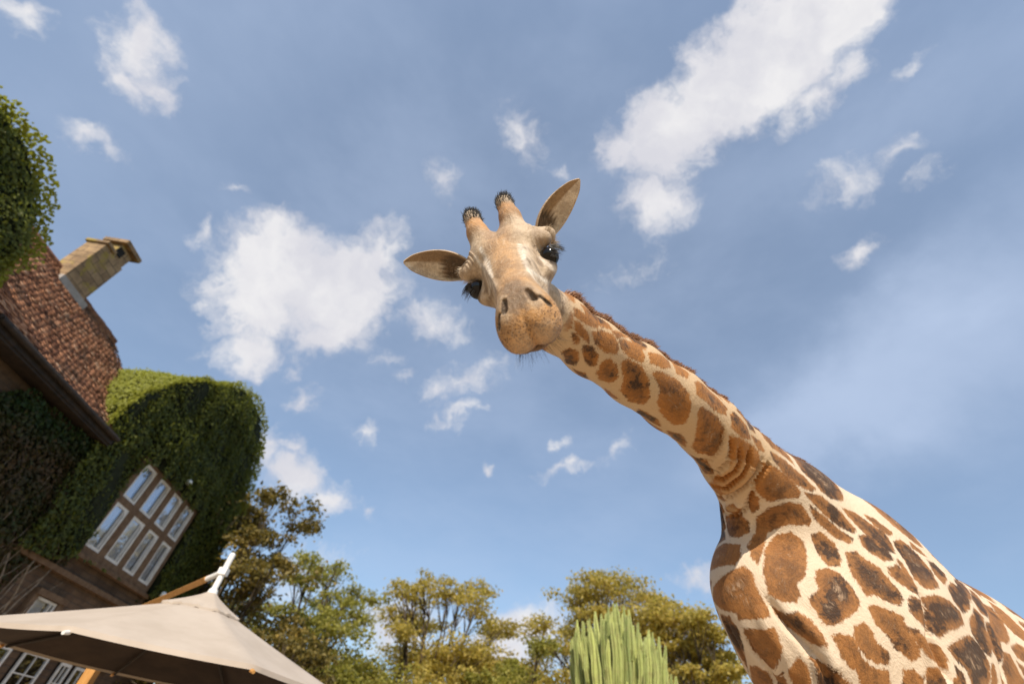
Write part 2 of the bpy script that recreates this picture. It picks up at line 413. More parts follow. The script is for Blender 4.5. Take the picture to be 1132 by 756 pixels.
def in_front(fc, margin=60):
    q = fc-EYE; dz = q@cF; px = 566+FPX*(q@cR)/dz; py = 378-FPX*(q@cU)/dz
    return (dz > 0) & (px > -margin) & (px < 1132+margin) & (py < 756+margin)
V, Q = surface_nets(sdf, G(.0-.6, .3, .05), G(4.25, 3.4, 3.75), .015 if 'fast' in ONLY else .0145)
gme = np_mesh('giraffe', V, Q)
headsel = lambda fc: (np.linalg.norm(fc-H(0, .08, 0), axis=1) < .36*GS)
refine(gme, lambda fc: in_front(fc))
gme.vertices.foreach_set('co', project(get_co(gme), 2).astype(np.float32).ravel())
refine(gme, headsel)
if 'fast' not in ONLY:
    nz = H(0, .2, 0)
    refine(gme, lambda fc: (np.linalg.norm(fc-H(0, .13, 0), axis=1) < .27*GS))
fc_ = D(815, 520, 2.1)
refine(gme, lambda fc: (np.linalg.norm(fc-fc_, axis=1) < .34*GS))
GV = project(get_co(gme), 2)
gme.vertices.foreach_set('co', GV.astype(np.float32).ravel()); gme.update()
print('giraffe verts', len(GV))
def normals(me):
    n = np.empty(len(me.vertices)*3, np.float32); me.vertices.foreach_get('normal', n); return n.reshape(-1, 3).astype(float)
GN = normals(gme)
if (GN*grad(sdf, GV)).sum(1).mean() < 0: gme.flip_normals(); GN = normals(gme); print('flipped')
bvh = BVHTree.FromPolygons([Vector(v) for v in GV], [tuple(p.vertices) for p in gme.polygons])
def hit(px, py, cx, cy):
    for k in range(14):
        t = k*.07; d = ray(px+(cx-px)*t, py+(cy-py)*t)
        h = bvh.ray_cast(Vector(EYE), Vector(unit(d)))
        if h[0] is not None: return np.array(h[0]), np.array(h[1])
    return None, None

# ---- coat pattern and shaded chest edges: outlines as (scale, origin x, origin y, darkness, outline)
A, B, C_, D_, E_ = (2.908, 600, 320), (2.555, 750, 460), (3.78, 700, 440), (3.856, 770, 560), (3.856, 930, 560)
SPOTS = [
 (A, .8, [(65,200),(85,188),(110,200),(115,225),(100,242),(75,235)]), (A, .9, [(95,140),(108,140),(118,160),(112,175),(98,165)]),
 (A, .6, [(72,85),(90,70),(98,90),(90,120),(77,130),(70,110)]), (A, .7, [(130,180),(160,185),(178,215),(165,245),(145,240),(132,215)]),
 (A, .7, [(175,270),(190,235),(215,225),(240,250),(240,285),(215,300),(185,290)]), (A, .5, [(160,140),(190,133),(230,150),(245,185),(240,205),(200,200),(170,170)]),
 (A, .4, [(245,165),(260,158),(310,180),(328,210),(322,232),(290,222),(255,190)]), (A, .7, [(100,62),(120,70),(180,110),(175,125),(140,110),(105,85)]),
 (A, .6, [(122,48),(150,62),(210,110),(225,130),(190,118),(140,80)]), (A, .5, [(100,100),(118,105),(145,145),(150,170),(128,155),(108,130)]),
 (A, .55, [(255,235),(275,225),(320,250),(340,290),(342,350),(325,370),(280,360),(252,325),(262,290)]),
 (A, .35, [(358,270),(375,264),(430,290),(470,335),(474,385),(455,430),(425,435),(380,395),(372,360),(380,320)]),
 (A, .3, [(340,205),(360,205),(405,230),(412,250),(385,252),(350,235)]), (A, .3, [(410,230),(435,245),(470,270),(465,285),(430,268)]),
 (A, .6, [(265,145),(300,150),(335,180),(330,192),(295,178)]), (A, .3, [(225,135),(255,140),(275,152),(240,155)]),
 (A, .45, [(490,300),(500,296),(560,345),(592,380),(588,402),(550,385),(495,335)]),
 (A, .35, [(500,395),(510,378),(560,410),(583,450),(580,490),(550,535),(500,528),(480,505),(495,460)]),
 (A, .6, [(605,400),(618,396),(655,440),(668,480),(640,475),(608,440)]), (A, .8, [(280,385),(310,385),(370,420),(375,440),(330,415)]),
 (A, .8, [(400,455),(440,465),(460,490),(455,505),(420,480)]), (A, .8, [(100,255),(135,268),(145,285),(120,278)]), (A, .8, [(160,305),(200,318),(240,350),(215,345)]),
 (A, .5, [(672,470),(700,490),(712,520),(690,510)]), (A, .8, [(475,530),(530,555),(550,590),(520,590)]),
 (A, .0, [(600,472),(640,480),(690,520),(700,560),(680,600),(620,640),(560,655),(535,625),(560,595),(600,565),(610,520)]),
 (C_, .3, [(545,270),(600,295),(660,340),(695,390),(690,415),(640,415),(560,430),(520,390),(515,350),(545,310)]),
 (C_, .8, [(575,230),(640,265),(720,340),(756,385),(700,370),(640,310),(590,265)]), (C_, .4, [(385,495),(420,485),(450,490),(480,515),(475,560),(440,580),(405,575),(392,540)]),
 (C_, .3, [(395,448),(420,440),(450,455),(440,480),(405,480),(388,465)]), (C_, .4, [(485,430),(500,400),(525,420),(525,460),(500,480),(485,460)]),
 (C_, .35, [(520,500),(570,460),(650,437),(700,445),(745,510),(735,530),(650,525),(600,540),(560,560),(545,620),(520,690),(495,660),(482,620),(515,560)]),
 (C_, .9, [(322,400),(345,420),(370,460),(362,540),(320,590),(312,480)]), (C_, .2, [(310,640),(325,615),(375,610),(445,615),(445,665),(420,695),(340,710),(300,750),(295,700)]),  # first outline: shaded throat front, painted in like a patch
 (D_, .25, [(75,345),(110,300),(200,252),(240,290),(250,340),(300,430),(310,465),(250,475),(180,478),(170,450),(110,435),(72,400)]),
 (D_, .25, [(295,180),(330,130),(400,108),(455,150),(465,200),(465,260),(450,310),(420,320),(440,370),(425,405),(370,400),(310,370),(288,290),(290,230)]),
 (D_, .6, [(490,120),(530,108),(590,160),(615,220),(610,250),(560,250),(520,200)]),
 (D_, .6, [(510,275),(560,265),(600,280),(650,330),(694,400),(690,430),(640,470),(590,500),(550,500),(490,420),(485,390),(530,350),(515,330),(510,300)]),
 (D_, .5, [(380,460),(430,450),(480,480),(540,550),(550,590),(490,580),(430,540),(390,510),(340,450),(330,430)]),
 (D_, .25, [(200,520),(330,518),(360,590),(355,640),(330,690),(290,670),(240,620),(210,560)]), (D_, .9, [(100,460),(140,470),(180,530),(200,600),(220,700),(200,660),(160,590)]),  # second outline: shade on the chest's left edge, painted as a patch
 (D_, .3, [(230,680),(260,680),(300,710),(330,770),(240,770)]), (D_, .1, [(400,690),(440,640),(470,680),(490,770),(420,770)]), (D_, .3, [(580,545),(620,545),(680,560),(694,680),(660,690),(620,640)]),
 (E_, .85, [(20,195),(60,190),(110,230),(160,260),(200,310),(240,350),(258,390),(250,420),(190,400),(140,370),(110,380),(70,320),(45,280)]),
 (E_, .7, [(75,125),(110,120),(150,140),(190,180),(220,225),(180,228),(130,200),(90,165)]), (E_, .8, [(5,5),(60,25),(130,75),(185,110),(220,170),(225,195),(180,185),(120,130),(60,70)]),
 (E_, .3, [(95,30),(140,50),(215,110),(200,120),(140,75)]), (E_, .8, [(225,150),(250,140),(290,170),(340,220),(380,270),(415,340),(390,350),(350,340),(320,310),(300,270),(255,200)]),
 (E_, .7, [(200,260),(240,250),(290,290),(320,340),(345,395),(310,370),(260,330),(210,290)]), (E_, .4, [(240,225),(262,245),(300,300),(275,280),(245,245)]),
 (E_, .8, [(285,400),(300,385),(340,410),(365,470),(362,530),(340,510),(295,450)]), (E_, 1., [(355,385),(400,378),(460,400),(510,450),(525,500),(490,515),(440,530),(420,560),(375,520),(370,440)]),
 (E_, .6, [(118,430),(140,422),(200,440),(260,470),(275,510),(330,600),(330,640),(300,655),(230,600),(200,550),(150,500)]), (E_, .7, [(280,520),(310,520),(350,560),(410,650),(440,700),(380,650),(310,570)]),
 (E_, .55, [(60,510),(100,495),(130,530),(150,580),(200,620),(205,670),(150,665),(110,640),(70,590),(55,550)]), (E_, .3, [(-20,560),(45,575),(90,650),(130,685),(200,700),(215,770),(90,770),(60,690),(0,640)]),
 (E_, .5, [(270,695),(310,695),(350,730),(360,770),(270,770)]), (E_, .5, [(365,690),(400,685),(440,720),(450,770),(375,770),(362,720)]),
 (E_, 1., [(455,600),(500,570),(550,550),(590,590),(630,670),(630,750),(600,770),(560,770),(540,700),(480,640)]), (E_, .9, [(455,350),(470,325),(510,350),(545,400),(545,430),(520,450),(480,400)]),
 (E_, .6, [(370,230),(395,240),(440,285),(450,310),(435,328),(400,290)]), (E_, .3, [(290,150),(330,180),(365,215),(340,200),(300,175)]),
 (E_, .9, [(430,235),(480,265),(520,310),(525,330),(490,310),(450,270)]), (E_, .8, [(475,290),(510,320),(550,380),(550,400),(520,370),(485,320)]), (E_, .8, [(548,350),(580,380),(620,440),(620,470),(590,450),(555,390)]),
 (E_, .95, [(565,430),(600,470),(610,510),(640,600),(635,635),(610,620),(560,540),(548,490)]), (E_, .4, [(600,410),(640,430),(690,490),(715,560),(710,580),(670,570),(630,510),(625,460)]),
 (E_, .8, [(615,495),(635,500),(670,560),(690,640),(680,660),(650,620),(620,540)]), (E_, .8, [(640,680),(650,670),(665,740),(655,770),(640,770)]),
 (E_, .4, [(690,620),(720,630),(756,700),(779,740),(790,770),(720,770),(695,690)]), (E_, .4, [(725,600),(750,585),(800,610),(800,670),(750,640)]),
 (E_, .2, [(625,400),(680,437),(740,490),(800,550),(800,580),(740,540),(680,480)]), (E_, .3, [(380,575),(420,600),(450,650),(455,690),(430,670),(390,610)]),
 (B, .7, [(355,215),(400,225),(460,270),(500,320),(495,330),(440,300),(390,255)]), (B, .7, [(370,250),(430,300),(490,345),(485,358),(440,340),(385,290)]), (B, .7, [(260,100),(300,126),(350,168),(385,205),(375,212),(330,190),(290,150)]),
]
SPOT_SDF = np.full(len(GV), -.5); TONE = np.full(len(GV), .5)
spot3d = []
for (s, ox, oy), dark, poly in SPOTS:
    pp = [(ox+x/s, oy+y/s) for x, y in poly]; cx = sum(a for a, b in pp)/len(pp); cy = sum(b for a, b in pp)/len(pp)
    H3 = [hit(x, y, cx, cy) for x, y in pp]
    c3, n3 = hit(cx, cy, cx, cy)
    P3 = np.array([h[0] for h in H3 if h[0] is not None]); N3 = np.array([h[1] for h in H3 if h[0] is not None])
    if len(P3) < 3: continue
    c = P3.mean(0); n = unit(N3.mean(0)); 
    u = unit(np.cross(n, [.3, .2, .9])); v = np.cross(n, u)
    spot3d.append((c, n, u, v, np.stack([(P3-c)@u, (P3-c)@v], 1), dark, P3))
def poly_sdf(q, P):
    d = np.full(len(q), 1e9); ins = np.zeros(len(q), bool); m = len(P)
    for i in range(m):
        a = P[i]; b = P[(i+1) % m]; e = b-a; w = q-a
        t = np.clip((w@e)/max(np.dot(e, e), 1e-12), 0, 1)
        d = np.minimum(d, np.linalg.norm(w-t[:, None]*e, axis=1))
        cr = ((a[1] > q[:, 1]) != (b[1] > q[:, 1]))
        with np.errstate(divide='ignore', invalid='ignore'):
            xi = (b[0]-a[0])*(q[:, 1]-a[1])/(b[1]-a[1])+a[0]
        ins ^= cr & (q[:, 0] < xi)
    return np.where(ins, d, -d)
for c, n, u, v, P2, dark, P3 in spot3d:
    R = np.abs(P2).max()*1.5+.12
    m = np.nonzero((np.linalg.norm(GV-c, axis=1) < R) & (GN@n > .05))[0]
    if not len(m): continue
    sd_ = poly_sdf(np.stack([(GV[m]-c)@u, (GV[m]-c)@v], 1), P2)
    up = sd_ > SPOT_SDF[m]
    SPOT_SDF[m[up]] = sd_[up]; TONE[m[up]] = dark
# patches the photo does not show: seeded cells over the rest of the hide
ap = np.concatenate([s[6] for s in spot3d]+[s[0][None] for s in spot3d])
hd = np.linalg.norm(GV-H(0, .08, 0), axis=1)
cand = RNG.permutation(len(GV))[:60000]
seeds = []; sp = []
for i in cand[:6000]:
    p = GV[i]
    if hd[i] < .36*GS or SPOT_SDF[i] > -.07: continue
    r = .30 if p[2] > 1.95 else (.22 if p[2] > 1.3 else .12)
    dn = min(np.linalg.norm(p-nk) for nk, _ in NK[:6])
    if dn < .25: r = .17
    if p[2] < .75: r = .10
    if sp and (np.linalg.norm(np.array(seeds)-p, axis=1) < np.maximum(np.array(sp), r)*.8).any(): continue
    seeds.append(p); sp.append(r)
seeds = np.array(seeds); sp = np.array(sp)
tones = RNG.uniform(.3, .9, len(seeds))
for i in range(0, len(GV), 20000):
    p = GV[i:i+20000]
    wob = .012*np.sin(p*23+np.roll(p, 1, 1)*17)
    dd = np.linalg.norm((p+wob)[:, None]-seeds[None], axis=2)/(sp[None]/.25)
    o = np.argpartition(dd, 1, axis=1)[:, :2]; d2 = np.take_along_axis(dd, o, 1); d2.sort(1)
    k = dd.argmin(1)
    cellv = (d2[:, 1]-d2[:, 0])*.45-.020
    cellv = np.minimum(cellv, .8*(sp[k]*.55-d2[:, 0]*sp[k]/.25)+.02)
    tr = SPOT_SDF[i:i+20000]
    val = np.minimum(cellv, -tr-.035)
    up = val > tr
    s_ = SPOT_SDF[i:i+20000]; s_[up] = val[up]; t_ = TONE[i:i+20000]; t_[up] = tones[k][up]
SPOT_SDF[hd < .30*GS] = -.5
SPOT_SDF[GV[:, 2] < .32] = -.5

# ---- skin folds and muscle lines: photo polylines cast on to the hide (negative = groove, positive = ridge)
def line3(pts):
    out = []
    for (x0, y0), (x1, y1) in zip(pts[:-1], pts[1:]):
        n = max(2, int(math.hypot(x1-x0, y1-y0)/4))
        for k in range(n):
            h, _ = hit(x0+(x1-x0)*k/n, y0+(y1-y0)*k/n, 850, 560)
            if h is not None: out.append(h)
    return np.array(out)
def cz(pts): return [(700+x/3.78, 440+y/3.78) for x, y in pts]
def dz_(pts): return [(770+x/3.856, 560+y/3.856) for x, y in pts]
def ez(pts): return [(930+x/3.856, 560+y/3.856) for x, y in pts]
FOLDS = [(cz([(295,290),(350,302),(395,265),(412,215),(408,150)]), -.036, .012), (cz([(305,325),(370,337),(422,300),(445,250),(446,180)]), -.046, .0125),
 (cz([(315,368),(390,372),(450,322),(482,270),(492,195)]), -.050, .013), (cz([(328,408),(400,414),(472,370),(522,310),(545,240)]), -.052, .0135),
 (cz([(345,425),(355,458),(390,488),(430,490),(470,460),(500,400),(520,350)]), -.042, .013), (cz([(490,380),(530,335),(562,290),(580,245)]), -.028, .013),
 (cz([(270,255),(320,262),(362,225),(378,180),(375,110)]), -.022, .012), (cz([(350,315),(410,280),(440,230)]), .018, .045), (cz([(365,390),(440,340),(500,260)]), .020, .05),
 (cz([(385,450),(430,462),(470,420)]), .016, .022),
 (cz([(370,480),(380,540),(350,590)]), -.018, .014), (cz([(500,345),(545,420),(520,470),(470,600)]), -.006, .014), (cz([(250,215),(300,240),(360,190),(370,110)]), -.010, .016),
 (dz_([(290,375),(340,440),(400,520),(470,590),(540,600)]), -.030, .020), (dz_([(470,600),(520,650),(560,720),(590,790)]), -.028, .018), (dz_([(330,425),(370,490),(430,560),(480,640),(500,790)]), -.014, .014),
 (dz_([(200,540),(240,620),(300,690),(340,770)]), -.02, .014), (dz_([(100,455),(160,560),(200,640),(230,760)]), -.014, .012),
 (dz_([(385,445),(440,470),(520,560),(560,620),(620,740)]), .018, .028), (dz_([(250,420),(300,520),(380,640),(420,760)]), .014, .03),
 (ez([(335,340),(350,400),(368,470),(372,560),(400,620),(430,680),(480,770)]), -.028, .014), (ez([(300,330),(320,400),(330,480),(340,560),(380,650),(430,760)]), .016, .022),
 (ez([(225,150),(300,240),(335,340)]), -.008, .03), (ez([(620,500),(660,600),(690,700),(700,770)]), -.010, .012)]
disp = np.zeros(len(GV))
for pts, amp, wid in FOLDS:
    L = line3(pts)
    if len(L) < 2: continue
    lo_, hi_ = L.min(0)-wid*3, L.max(0)+wid*3
    m = np.nonzero(((GV > lo_) & (GV < hi_)).all(1))[0]
    if not len(m): continue
    dd = np.full(len(m), 9.0); ti = np.zeros(len(m))
    for q, a in enumerate(L):
        d_ = np.linalg.norm(GV[m]-a, axis=1); b = d_ < dd; dd[b] = d_[b]; ti[b] = q/(len(L)-1)
    fade = np.clip(np.minimum(ti, 1-ti)*6+.15, 0, 1)
    disp[m] += amp*np.exp(-(dd/wid)**2)*fade
GV2 = GV + GN*disp[:, None]
# soft muscle unevenness
w = GV*7.0
un = np.sin(w[:, 0]*1.3+np.sin(w[:, 1]*1.7)*1.2)*np.sin(w[:, 1]*1.1+np.sin(w[:, 2]*1.3))*np.sin(w[:, 2]*1.2+.7*np.sin(w[:, 0]))
GV2 += GN*(un*.004*(hd > .4))[:, None]
gme.vertices.foreach_set('co', GV2.astype(np.float32).ravel()); gme.update()

# ---- head colouring (albedo, with some shade painted in) in head coordinates
q = (GV-hO)/GS; hx = q@hX; hy = q@hY; hz = q@hZ; ahx = np.abs(hx)
col = np.tile(np.array([.50, .36, .23]), (len(GV), 1))
def paint(c, w):
    w = np.clip(w, 0, 1)[:, None]; col[:] = col*(1-w)+np.array(c)*w
def bl(cx, cy, cz_, rx, ry, rz, x=None, s=2.2):
    x = ahx if x is None else x
    r = np.sqrt(((x-cx)/rx)**2+((hy-cy)/ry)**2+((hz-cz_)/rz)**2); return np.clip((1-r)*s+.5, 0, 1)
headm = np.clip((.33-hd/GS)/.05, 0, 1)*(1.0)
neckside = np.clip((-hy-.12)/.05, 0, 1)*(hz < .03)
headm = headm*(1-neckside*np.clip((-.02-hz)/.05, 0, 1))
n1 = np.sin(hx*90+hy*70)*np.sin(hy*110-hz*60+1)*.5+.5
n2 = np.sin(hx*240+np.sin(hy*200)*2)*np.sin(hy*260+hz*180)*.5+.5
paint([.48, .27, .12], np.clip((.05-ahx)/.03, 0, 1)*np.clip((hy+.08)/.05, 0, 1))            # tan face centre
paint([.56, .43, .30], np.clip((ahx-.045)/.02, 0, 1)*(.75+.25*n1))                          # pale cheeks
paint([.36, .22, .13], bl(0, -.07, .07, .045, .05, .05)*.75*(.6+.4*n1))                      # brown crown
paint([.50, .25, .09], np.clip((-.10-hy)/.03, 0, 1)*np.clip((hz-.07)/.03, 0, 1))            # horns
paint([.48, .37, .26], bl(.10, -.12, 0, .05, .05, .05)*.8)
for (a, b, c, rx, ry, rz, k) in [(.080, .055, -.01, .006, .018, .03, .8), (.066, .10, .0, .005, .012, .04, .8), (.088, .09, -.05, .012, .022, .03, .6), (.072, .17, -.05, .010, .03, .03, .6), (.075, .03, .02, .004, .008, .03, .7), (.062, .20, -.04, .008, .02, .02, .7), (.09, .13, -.07, .01, .02, .03, .6)]:
    paint([.20, .14, .10], bl(a, b, c, rx, ry, rz)*k)
paint([.68, .58, .46], np.exp(-((ahx-.054+.13*(hy-.12))/.007)**2)*np.clip((hy+.0)/.05, 0, 1)*np.clip((.22-hy)/.05, 0, 1)*.8)
paint([.52, .255, .075], np.clip((hy-.205)/.05, 0, 1))                                        # muzzle
paint([.50, .33, .18], bl(.046, .262, .02, .03, .03, .05)*.6)
paint([.15, .095, .055], bl(0, .278, .03, .030, .040, .05, s=1.6)*(.45+.55*n2))           # dark nose patch
paint([.56, .40, .25], bl(.035, .307, .019, .022, .040, .04)*.8)


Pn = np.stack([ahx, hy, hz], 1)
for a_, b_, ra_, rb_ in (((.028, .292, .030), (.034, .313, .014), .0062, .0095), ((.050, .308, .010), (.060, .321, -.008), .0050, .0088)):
    paint([.012, .008, .006], (.0002-cap(Pn, np.array(a_), np.array(b_), ra_, rb_))/.0015+.9)  # nostril pits painted black to look unlit
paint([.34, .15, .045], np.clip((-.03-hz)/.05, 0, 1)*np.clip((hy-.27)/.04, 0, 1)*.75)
paint([.13, .06, .025], np.clip((-.070-hz)/.018, 0, 1)*np.clip((hy-.24)/.04, 0, 1)*.8)  # muzzle underside darkened, its shade put into the colour
paint([.05, .035, .03], np.clip((.40-hy)/.2, 0, 1)*np.exp(-((hz+.084)/.007)**2)*(hy > .2)*.8)
paint([.05, .04, .035], bl(.128, .006, -.018, .040, .052, .034, s=4))                        # black eye rims, spread wider to paint in the brow's shade
paint([.28, .22, .17], bl(.09, .03, -.04, .03, .05, .02)*.5)
paint([.025, .02, .02], np.clip((((-.07*(hy+.196)+.052*(hz-.138))/.0872)+.020+.008*n2)/.008, 0, 1)*np.clip((hz-.10)/.02, 0, 1))
hb = BVHTree.FromPolygons([Vector(v) for v in GV2], [tuple(p.vertices) for p in gme.polygons])
def hhit(x, y):
    h = hb.ray_cast(Vector(EYE), Vector(unit(ray(430+x/3.152, 180+y/3.152)))); return None if h[0] is None else np.array(h[0])
def dab(c, pts, r, k, el=1.0):
    P_ = [hhit(x, y) for a_, b_ in zip(pts[:-1] or pts, pts[1:] or pts) for x, y in ([(a_[0]+(b_[0]-a_[0])*t_/6, a_[1]+(b_[1]-a_[1])*t_/6) for t_ in range(7)])]
    P_ = [p for p in P_ if p is not None and np.linalg.norm(p-hO) < .45*GS]
    if not P_: return
    d_ = np.full(len(GV), 9.)
    m_ = np.nonzero(hd < .40*GS)[0]; dm = np.min([np.linalg.norm(GV2[m_]-p, axis=1) for p in P_], axis=0); d_[m_] = dm
    R_ = r/3.152/FPX*1.25*GS*1.5; paint(c, np.clip(1.4-d_/R_*1.1+(n2-.5)*.7, 0, 1)*k)
for (x, y, r) in [(487,340,10),(472,296,8),(506,291,6),(597,450,13),(604,485,12),(604,520,14),(345,480,9),(352,500,10),(338,446,8),(300,470,10),(575,418,9),(540,398,8),(556,372,7),(520,350,7)]: dab([.17, .12, .085], [(x, y)], r, .75)
for pts in ([(480,335),(492,352)], [(330,330),(345,380)], [(585,395),(600,440),(606,500)], [(350,395),(360,440),(352,480)], [(310,470),(345,525),(362,560)]): dab([.20, .14, .09], pts, 5, .65)
for pts in ([(455,285),(470,330),(490,380),(510,410)], [(500,380),(540,410),(575,425),(590,436)], [(320,300),(345,350),(355,400),(350,450)], [(300,330),(330,370),(345,420)], [(525,330),(560,360),(585,385)]): dab([.80, .73, .63], pts, 7, .85)
dab([.30, .17, .095], [(345,195),(385,200)], 30, .75); dab([.38, .23, .13], [(340,245),(400,235)], 24, .45); dab([.40, .25, .14], [(345,300),(350,260)], 18, .35)
dab([.15, .09, .05], [(430,430),(450,480)], 30, .8); dab([.12, .075, .045], [(440,490)], 22, .7); dab([.14, .085, .05], [(475,440)], 12, .7)
dab([.30, .20, .12], [(255,360),(285,350)], 22, .5); dab([.30, .20, .12], [(530,250),(560,270)], 20, .5)
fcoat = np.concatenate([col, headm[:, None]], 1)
pore = np.clip((hy-.25)/.03, 0, 1)*np.clip((.012-hz)/.03, 0, 1)*headm

def add_attr(me, name, arr, kind='FLOAT'):
    a = me.attributes.new(name, kind, 'POINT')
    a.data.foreach_set('value' if kind == 'FLOAT' else 'color', np.asarray(arr, np.float32).ravel())

# ---- ears, as thin cupped shells joined to the body mesh
def ear(base, tip, face, width, flip=1, cup=1.45, nu=40, nv=28):
    """base/tip points, face = direction the opening looks, returns verts, quads, colours"""
    ax = tip-base; L = np.linalg.norm(ax); ax = ax/L; f = unit(face-ax*np.dot(face, ax)); sdv = np.cross(ax, f)
    V = []; Cc = []
    for layer in (0, 1):
        for i in range(nu+1):
            u = i/nu
            wd = width*(math.sin(PI*(u*.86+.10))**.72)*(1-.14*u)*math.sqrt(max(.02, 1-max(0, (u-.86)/.14)**2))
            an = cup*(1.25-.55*u)
            for j in range(nv+1):
                v = -1+2*j/nv; a = v*an
                r = wd/math.sin(min(an, PI/2))
                p = base + ax*L*u + sdv*r*math.sin(a) - f*(r*(math.cos(a)-math.cos(an)))*1.0 + f*.0
                p = p - f*(.02*math.sin(PI*u))
                nrm = unit(sdv*math.sin(a) - f*math.cos(a))
                th = .0045*(1-abs(v)**6)+.0008
                p = p + nrm*(th if layer else -th*.2)
                V.append(p)
                if layer: c = [.62, .46, .30]
                else:
                    kk = max(0, min(1, (v*flip-.0)/.14+.5)); c = np.array([.36, .245, .14])*(1-kk)+np.array([.88, .80, .68])*kk  # inner ear: shaded half and sunlit half painted into the colour
                    k = max(0, min(1, (.48-u-.10*abs(v)+.04*math.sin(v*31+u*9))/.10))*max(0, min(1, (.75-abs(v+.15))/.2)); c = c*(1-k)+np.array([.03, .022, .018])*k
                    e = max(0, (abs(v)-.86)/.14); c = c*(1-e)+np.array([.70, .52, .34])*e
                Cc.append(list(c))
    Q = []; W_ = nv+1; K = (nu+1)*W_
    for i in range(nu):
        for j in range(nv):
            a = i*W_+j
            Q.append((a, a+1, a+1+W_, a+W_)); Q.append((K+a, K+a+W_, K+a+1+W_, K+a+1))
        for j, fl in ((0, 1), (nv, 0)):
            a = i*W_+j; q_ = (a, a+W_, K+a+W_, K+a); Q.append(q_ if fl else q_[::-1])
    for j in range(nv):
        a = nu*W_+j; Q.append((a, a+1, K+a+1, K+a))
    return np.array(V), np.array(Q), np.array(Cc)
toCam = unit(-cF)
earL = ear(H(-.122, -.135, .004), D(446, 290, 1.33), unit(-cF*.9+cU*-.35+cR*-.1), .050*GS, -1)
earR = ear(H(.116, -.135, .004), D(641, 198, 1.33), unit(-cF*.9+cU*-.2+cR*.35), .046*GS)
nb = len(GV2); vs = [GV2]; ft = [tuple(p.vertices) for p in gme.polygons]
cols = [fcoat]; sds = [SPOT_SDF]; tns = [TONE]; pr = [pore]
for mirror, (ev, eq, ec) in ((0, earL), (1, earR)):
    off = sum(len(a) for a in vs); vs.append(ev); ft += [tuple(int(i)+off for i in q_) for q_ in eq]
    cols.append(np.concatenate([ec, np.ones((len(ec), 1))], 1)); sds.append(np.full(len(ev), -.5)); tns.append(np.full(len(ev), .5)); pr.append(np.zeros(len(ev)))
gm2 = bpy.data.meshes.new('giraffe'); gm2.from_pydata(np.concatenate(vs).tolist(), [], ft); gm2.update()
add_attr(gm2, 'spot', np.concatenate(sds)); add_attr(gm2, 'tone', np.concatenate(tns)); add_attr(gm2, 'pore', np.concatenate(pr))
tan_ = np.min([np.linalg.norm(GV2-c, axis=1) for c, r in [(a*(1-f)+b*f, 0) for (a, _), (b, _) in zip(NK[:7], NK[1:7]) for f in (0, .5)]], axis=0)
add_attr(gm2, 'tan', np.concatenate([np.clip((.34-tan_)/.12, 0, 1)]+[np.zeros(len(a)) for a in vs[1:]]))
wn = np.zeros(len(GV)); wn_m = np.linalg.norm(GV-fc_, axis=1) < .30*GS; wn[wn_m] = np.clip((disp[wn_m]-.002)/.012, 0, 1)*np.clip((.30-np.linalg.norm(GV[wn_m]-fc_, axis=1)/GS)/.06, 0, 1)  # fold ridges painted paler: rubbed hair plus the light they catch
add_attr(gm2, 'worn_lit', np.concatenate([wn]+[np.zeros(len(a)) for a in vs[1:]]))
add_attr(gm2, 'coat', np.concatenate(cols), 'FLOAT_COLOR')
# hoof mask
m, t, bs = new_mat('giraffe_hide')
v = t.coord()
spot = t.attr('spot'); tone = t.attr('tone'); coat = t.attr('coat', 'Color'); hm = t.attr('coat', 'Alpha'); por = t.attr('pore')
fur = t.noise(t.vmath('MULTIPLY', v, (1, 1, .22)), 260, 3, .6)
fur2 = t.noise(v, 60, 4, .6); big = t.noise(v, 9, 3)
fv = t.vmath('ADD', v, t.vmath('SCALE', t.noise(v, 2.2, 2, color=True), scale=.5)); fur3 = t.noise(t.vmath('MULTIPLY', fv, (1, 1, .16)), 95, 4, .7)
edge = t.math('ADD', t.math('ADD', spot, .005), t.math('MULTIPLY', t.math('SUBTRACT', fur2, .5), .020))
edge = t.math('ADD', edge, t.math('MULTIPLY', t.math('SUBTRACT', fur, .5), .012))
edge = t.math('ADD', edge, t.math('MULTIPLY', t.math('SUBTRACT', fur3, .5), .030))
mask = t.ss(edge, -.005, .006)
cream = t.mix(big, rgb(.62, .48, .34), rgb(.74, .62, .48))
cream = t.mix(t.math('MULTIPLY', t.attr('tan'), .75), cream, rgb(.50, .33, .17)); cream = t.mix(t.math('MULTIPLY', fur, .35), cream, rgb(.50, .34, .19))
lightb = t.mix(t.noise(v, 16, 4, .6), rgb(.27, .10, .022), rgb(.46, .21, .065)); lightb = t.mix(t.math('MULTIPLY', t.attr('tan'), .6), lightb, rgb(.44, .175, .032)); darkb = rgb(.045, .022, .011)
inner = t.ss(t.math('ADD', spot, t.math('MULTIPLY', t.math('SUBTRACT', fur2, .5), .05)), .0, .05)
dk = t.math('MULTIPLY', tone, t.math('ADD', .30, t.math('MULTIPLY', inner, .75)), clamp=True)
dk = t.math('ADD', dk, t.math('MULTIPLY', t.math('MULTIPLY', t.ss(t.noise(v, 9, 5, .72), .46, .60), t.math('MULTIPLY', t.math('ADD', tone, .12), 1.4, clamp=True)), .66), clamp=True); dk = t.math('ADD', dk, t.math('MULTIPLY', t.math('SUBTRACT', fur3, .5), .9), clamp=True)
brown = t.mix(dk, lightb, darkb)
brown = t.mix(t.math('MULTIPLY', t.attr('worn_lit'), .7), brown, rgb(.56, .36, .18))
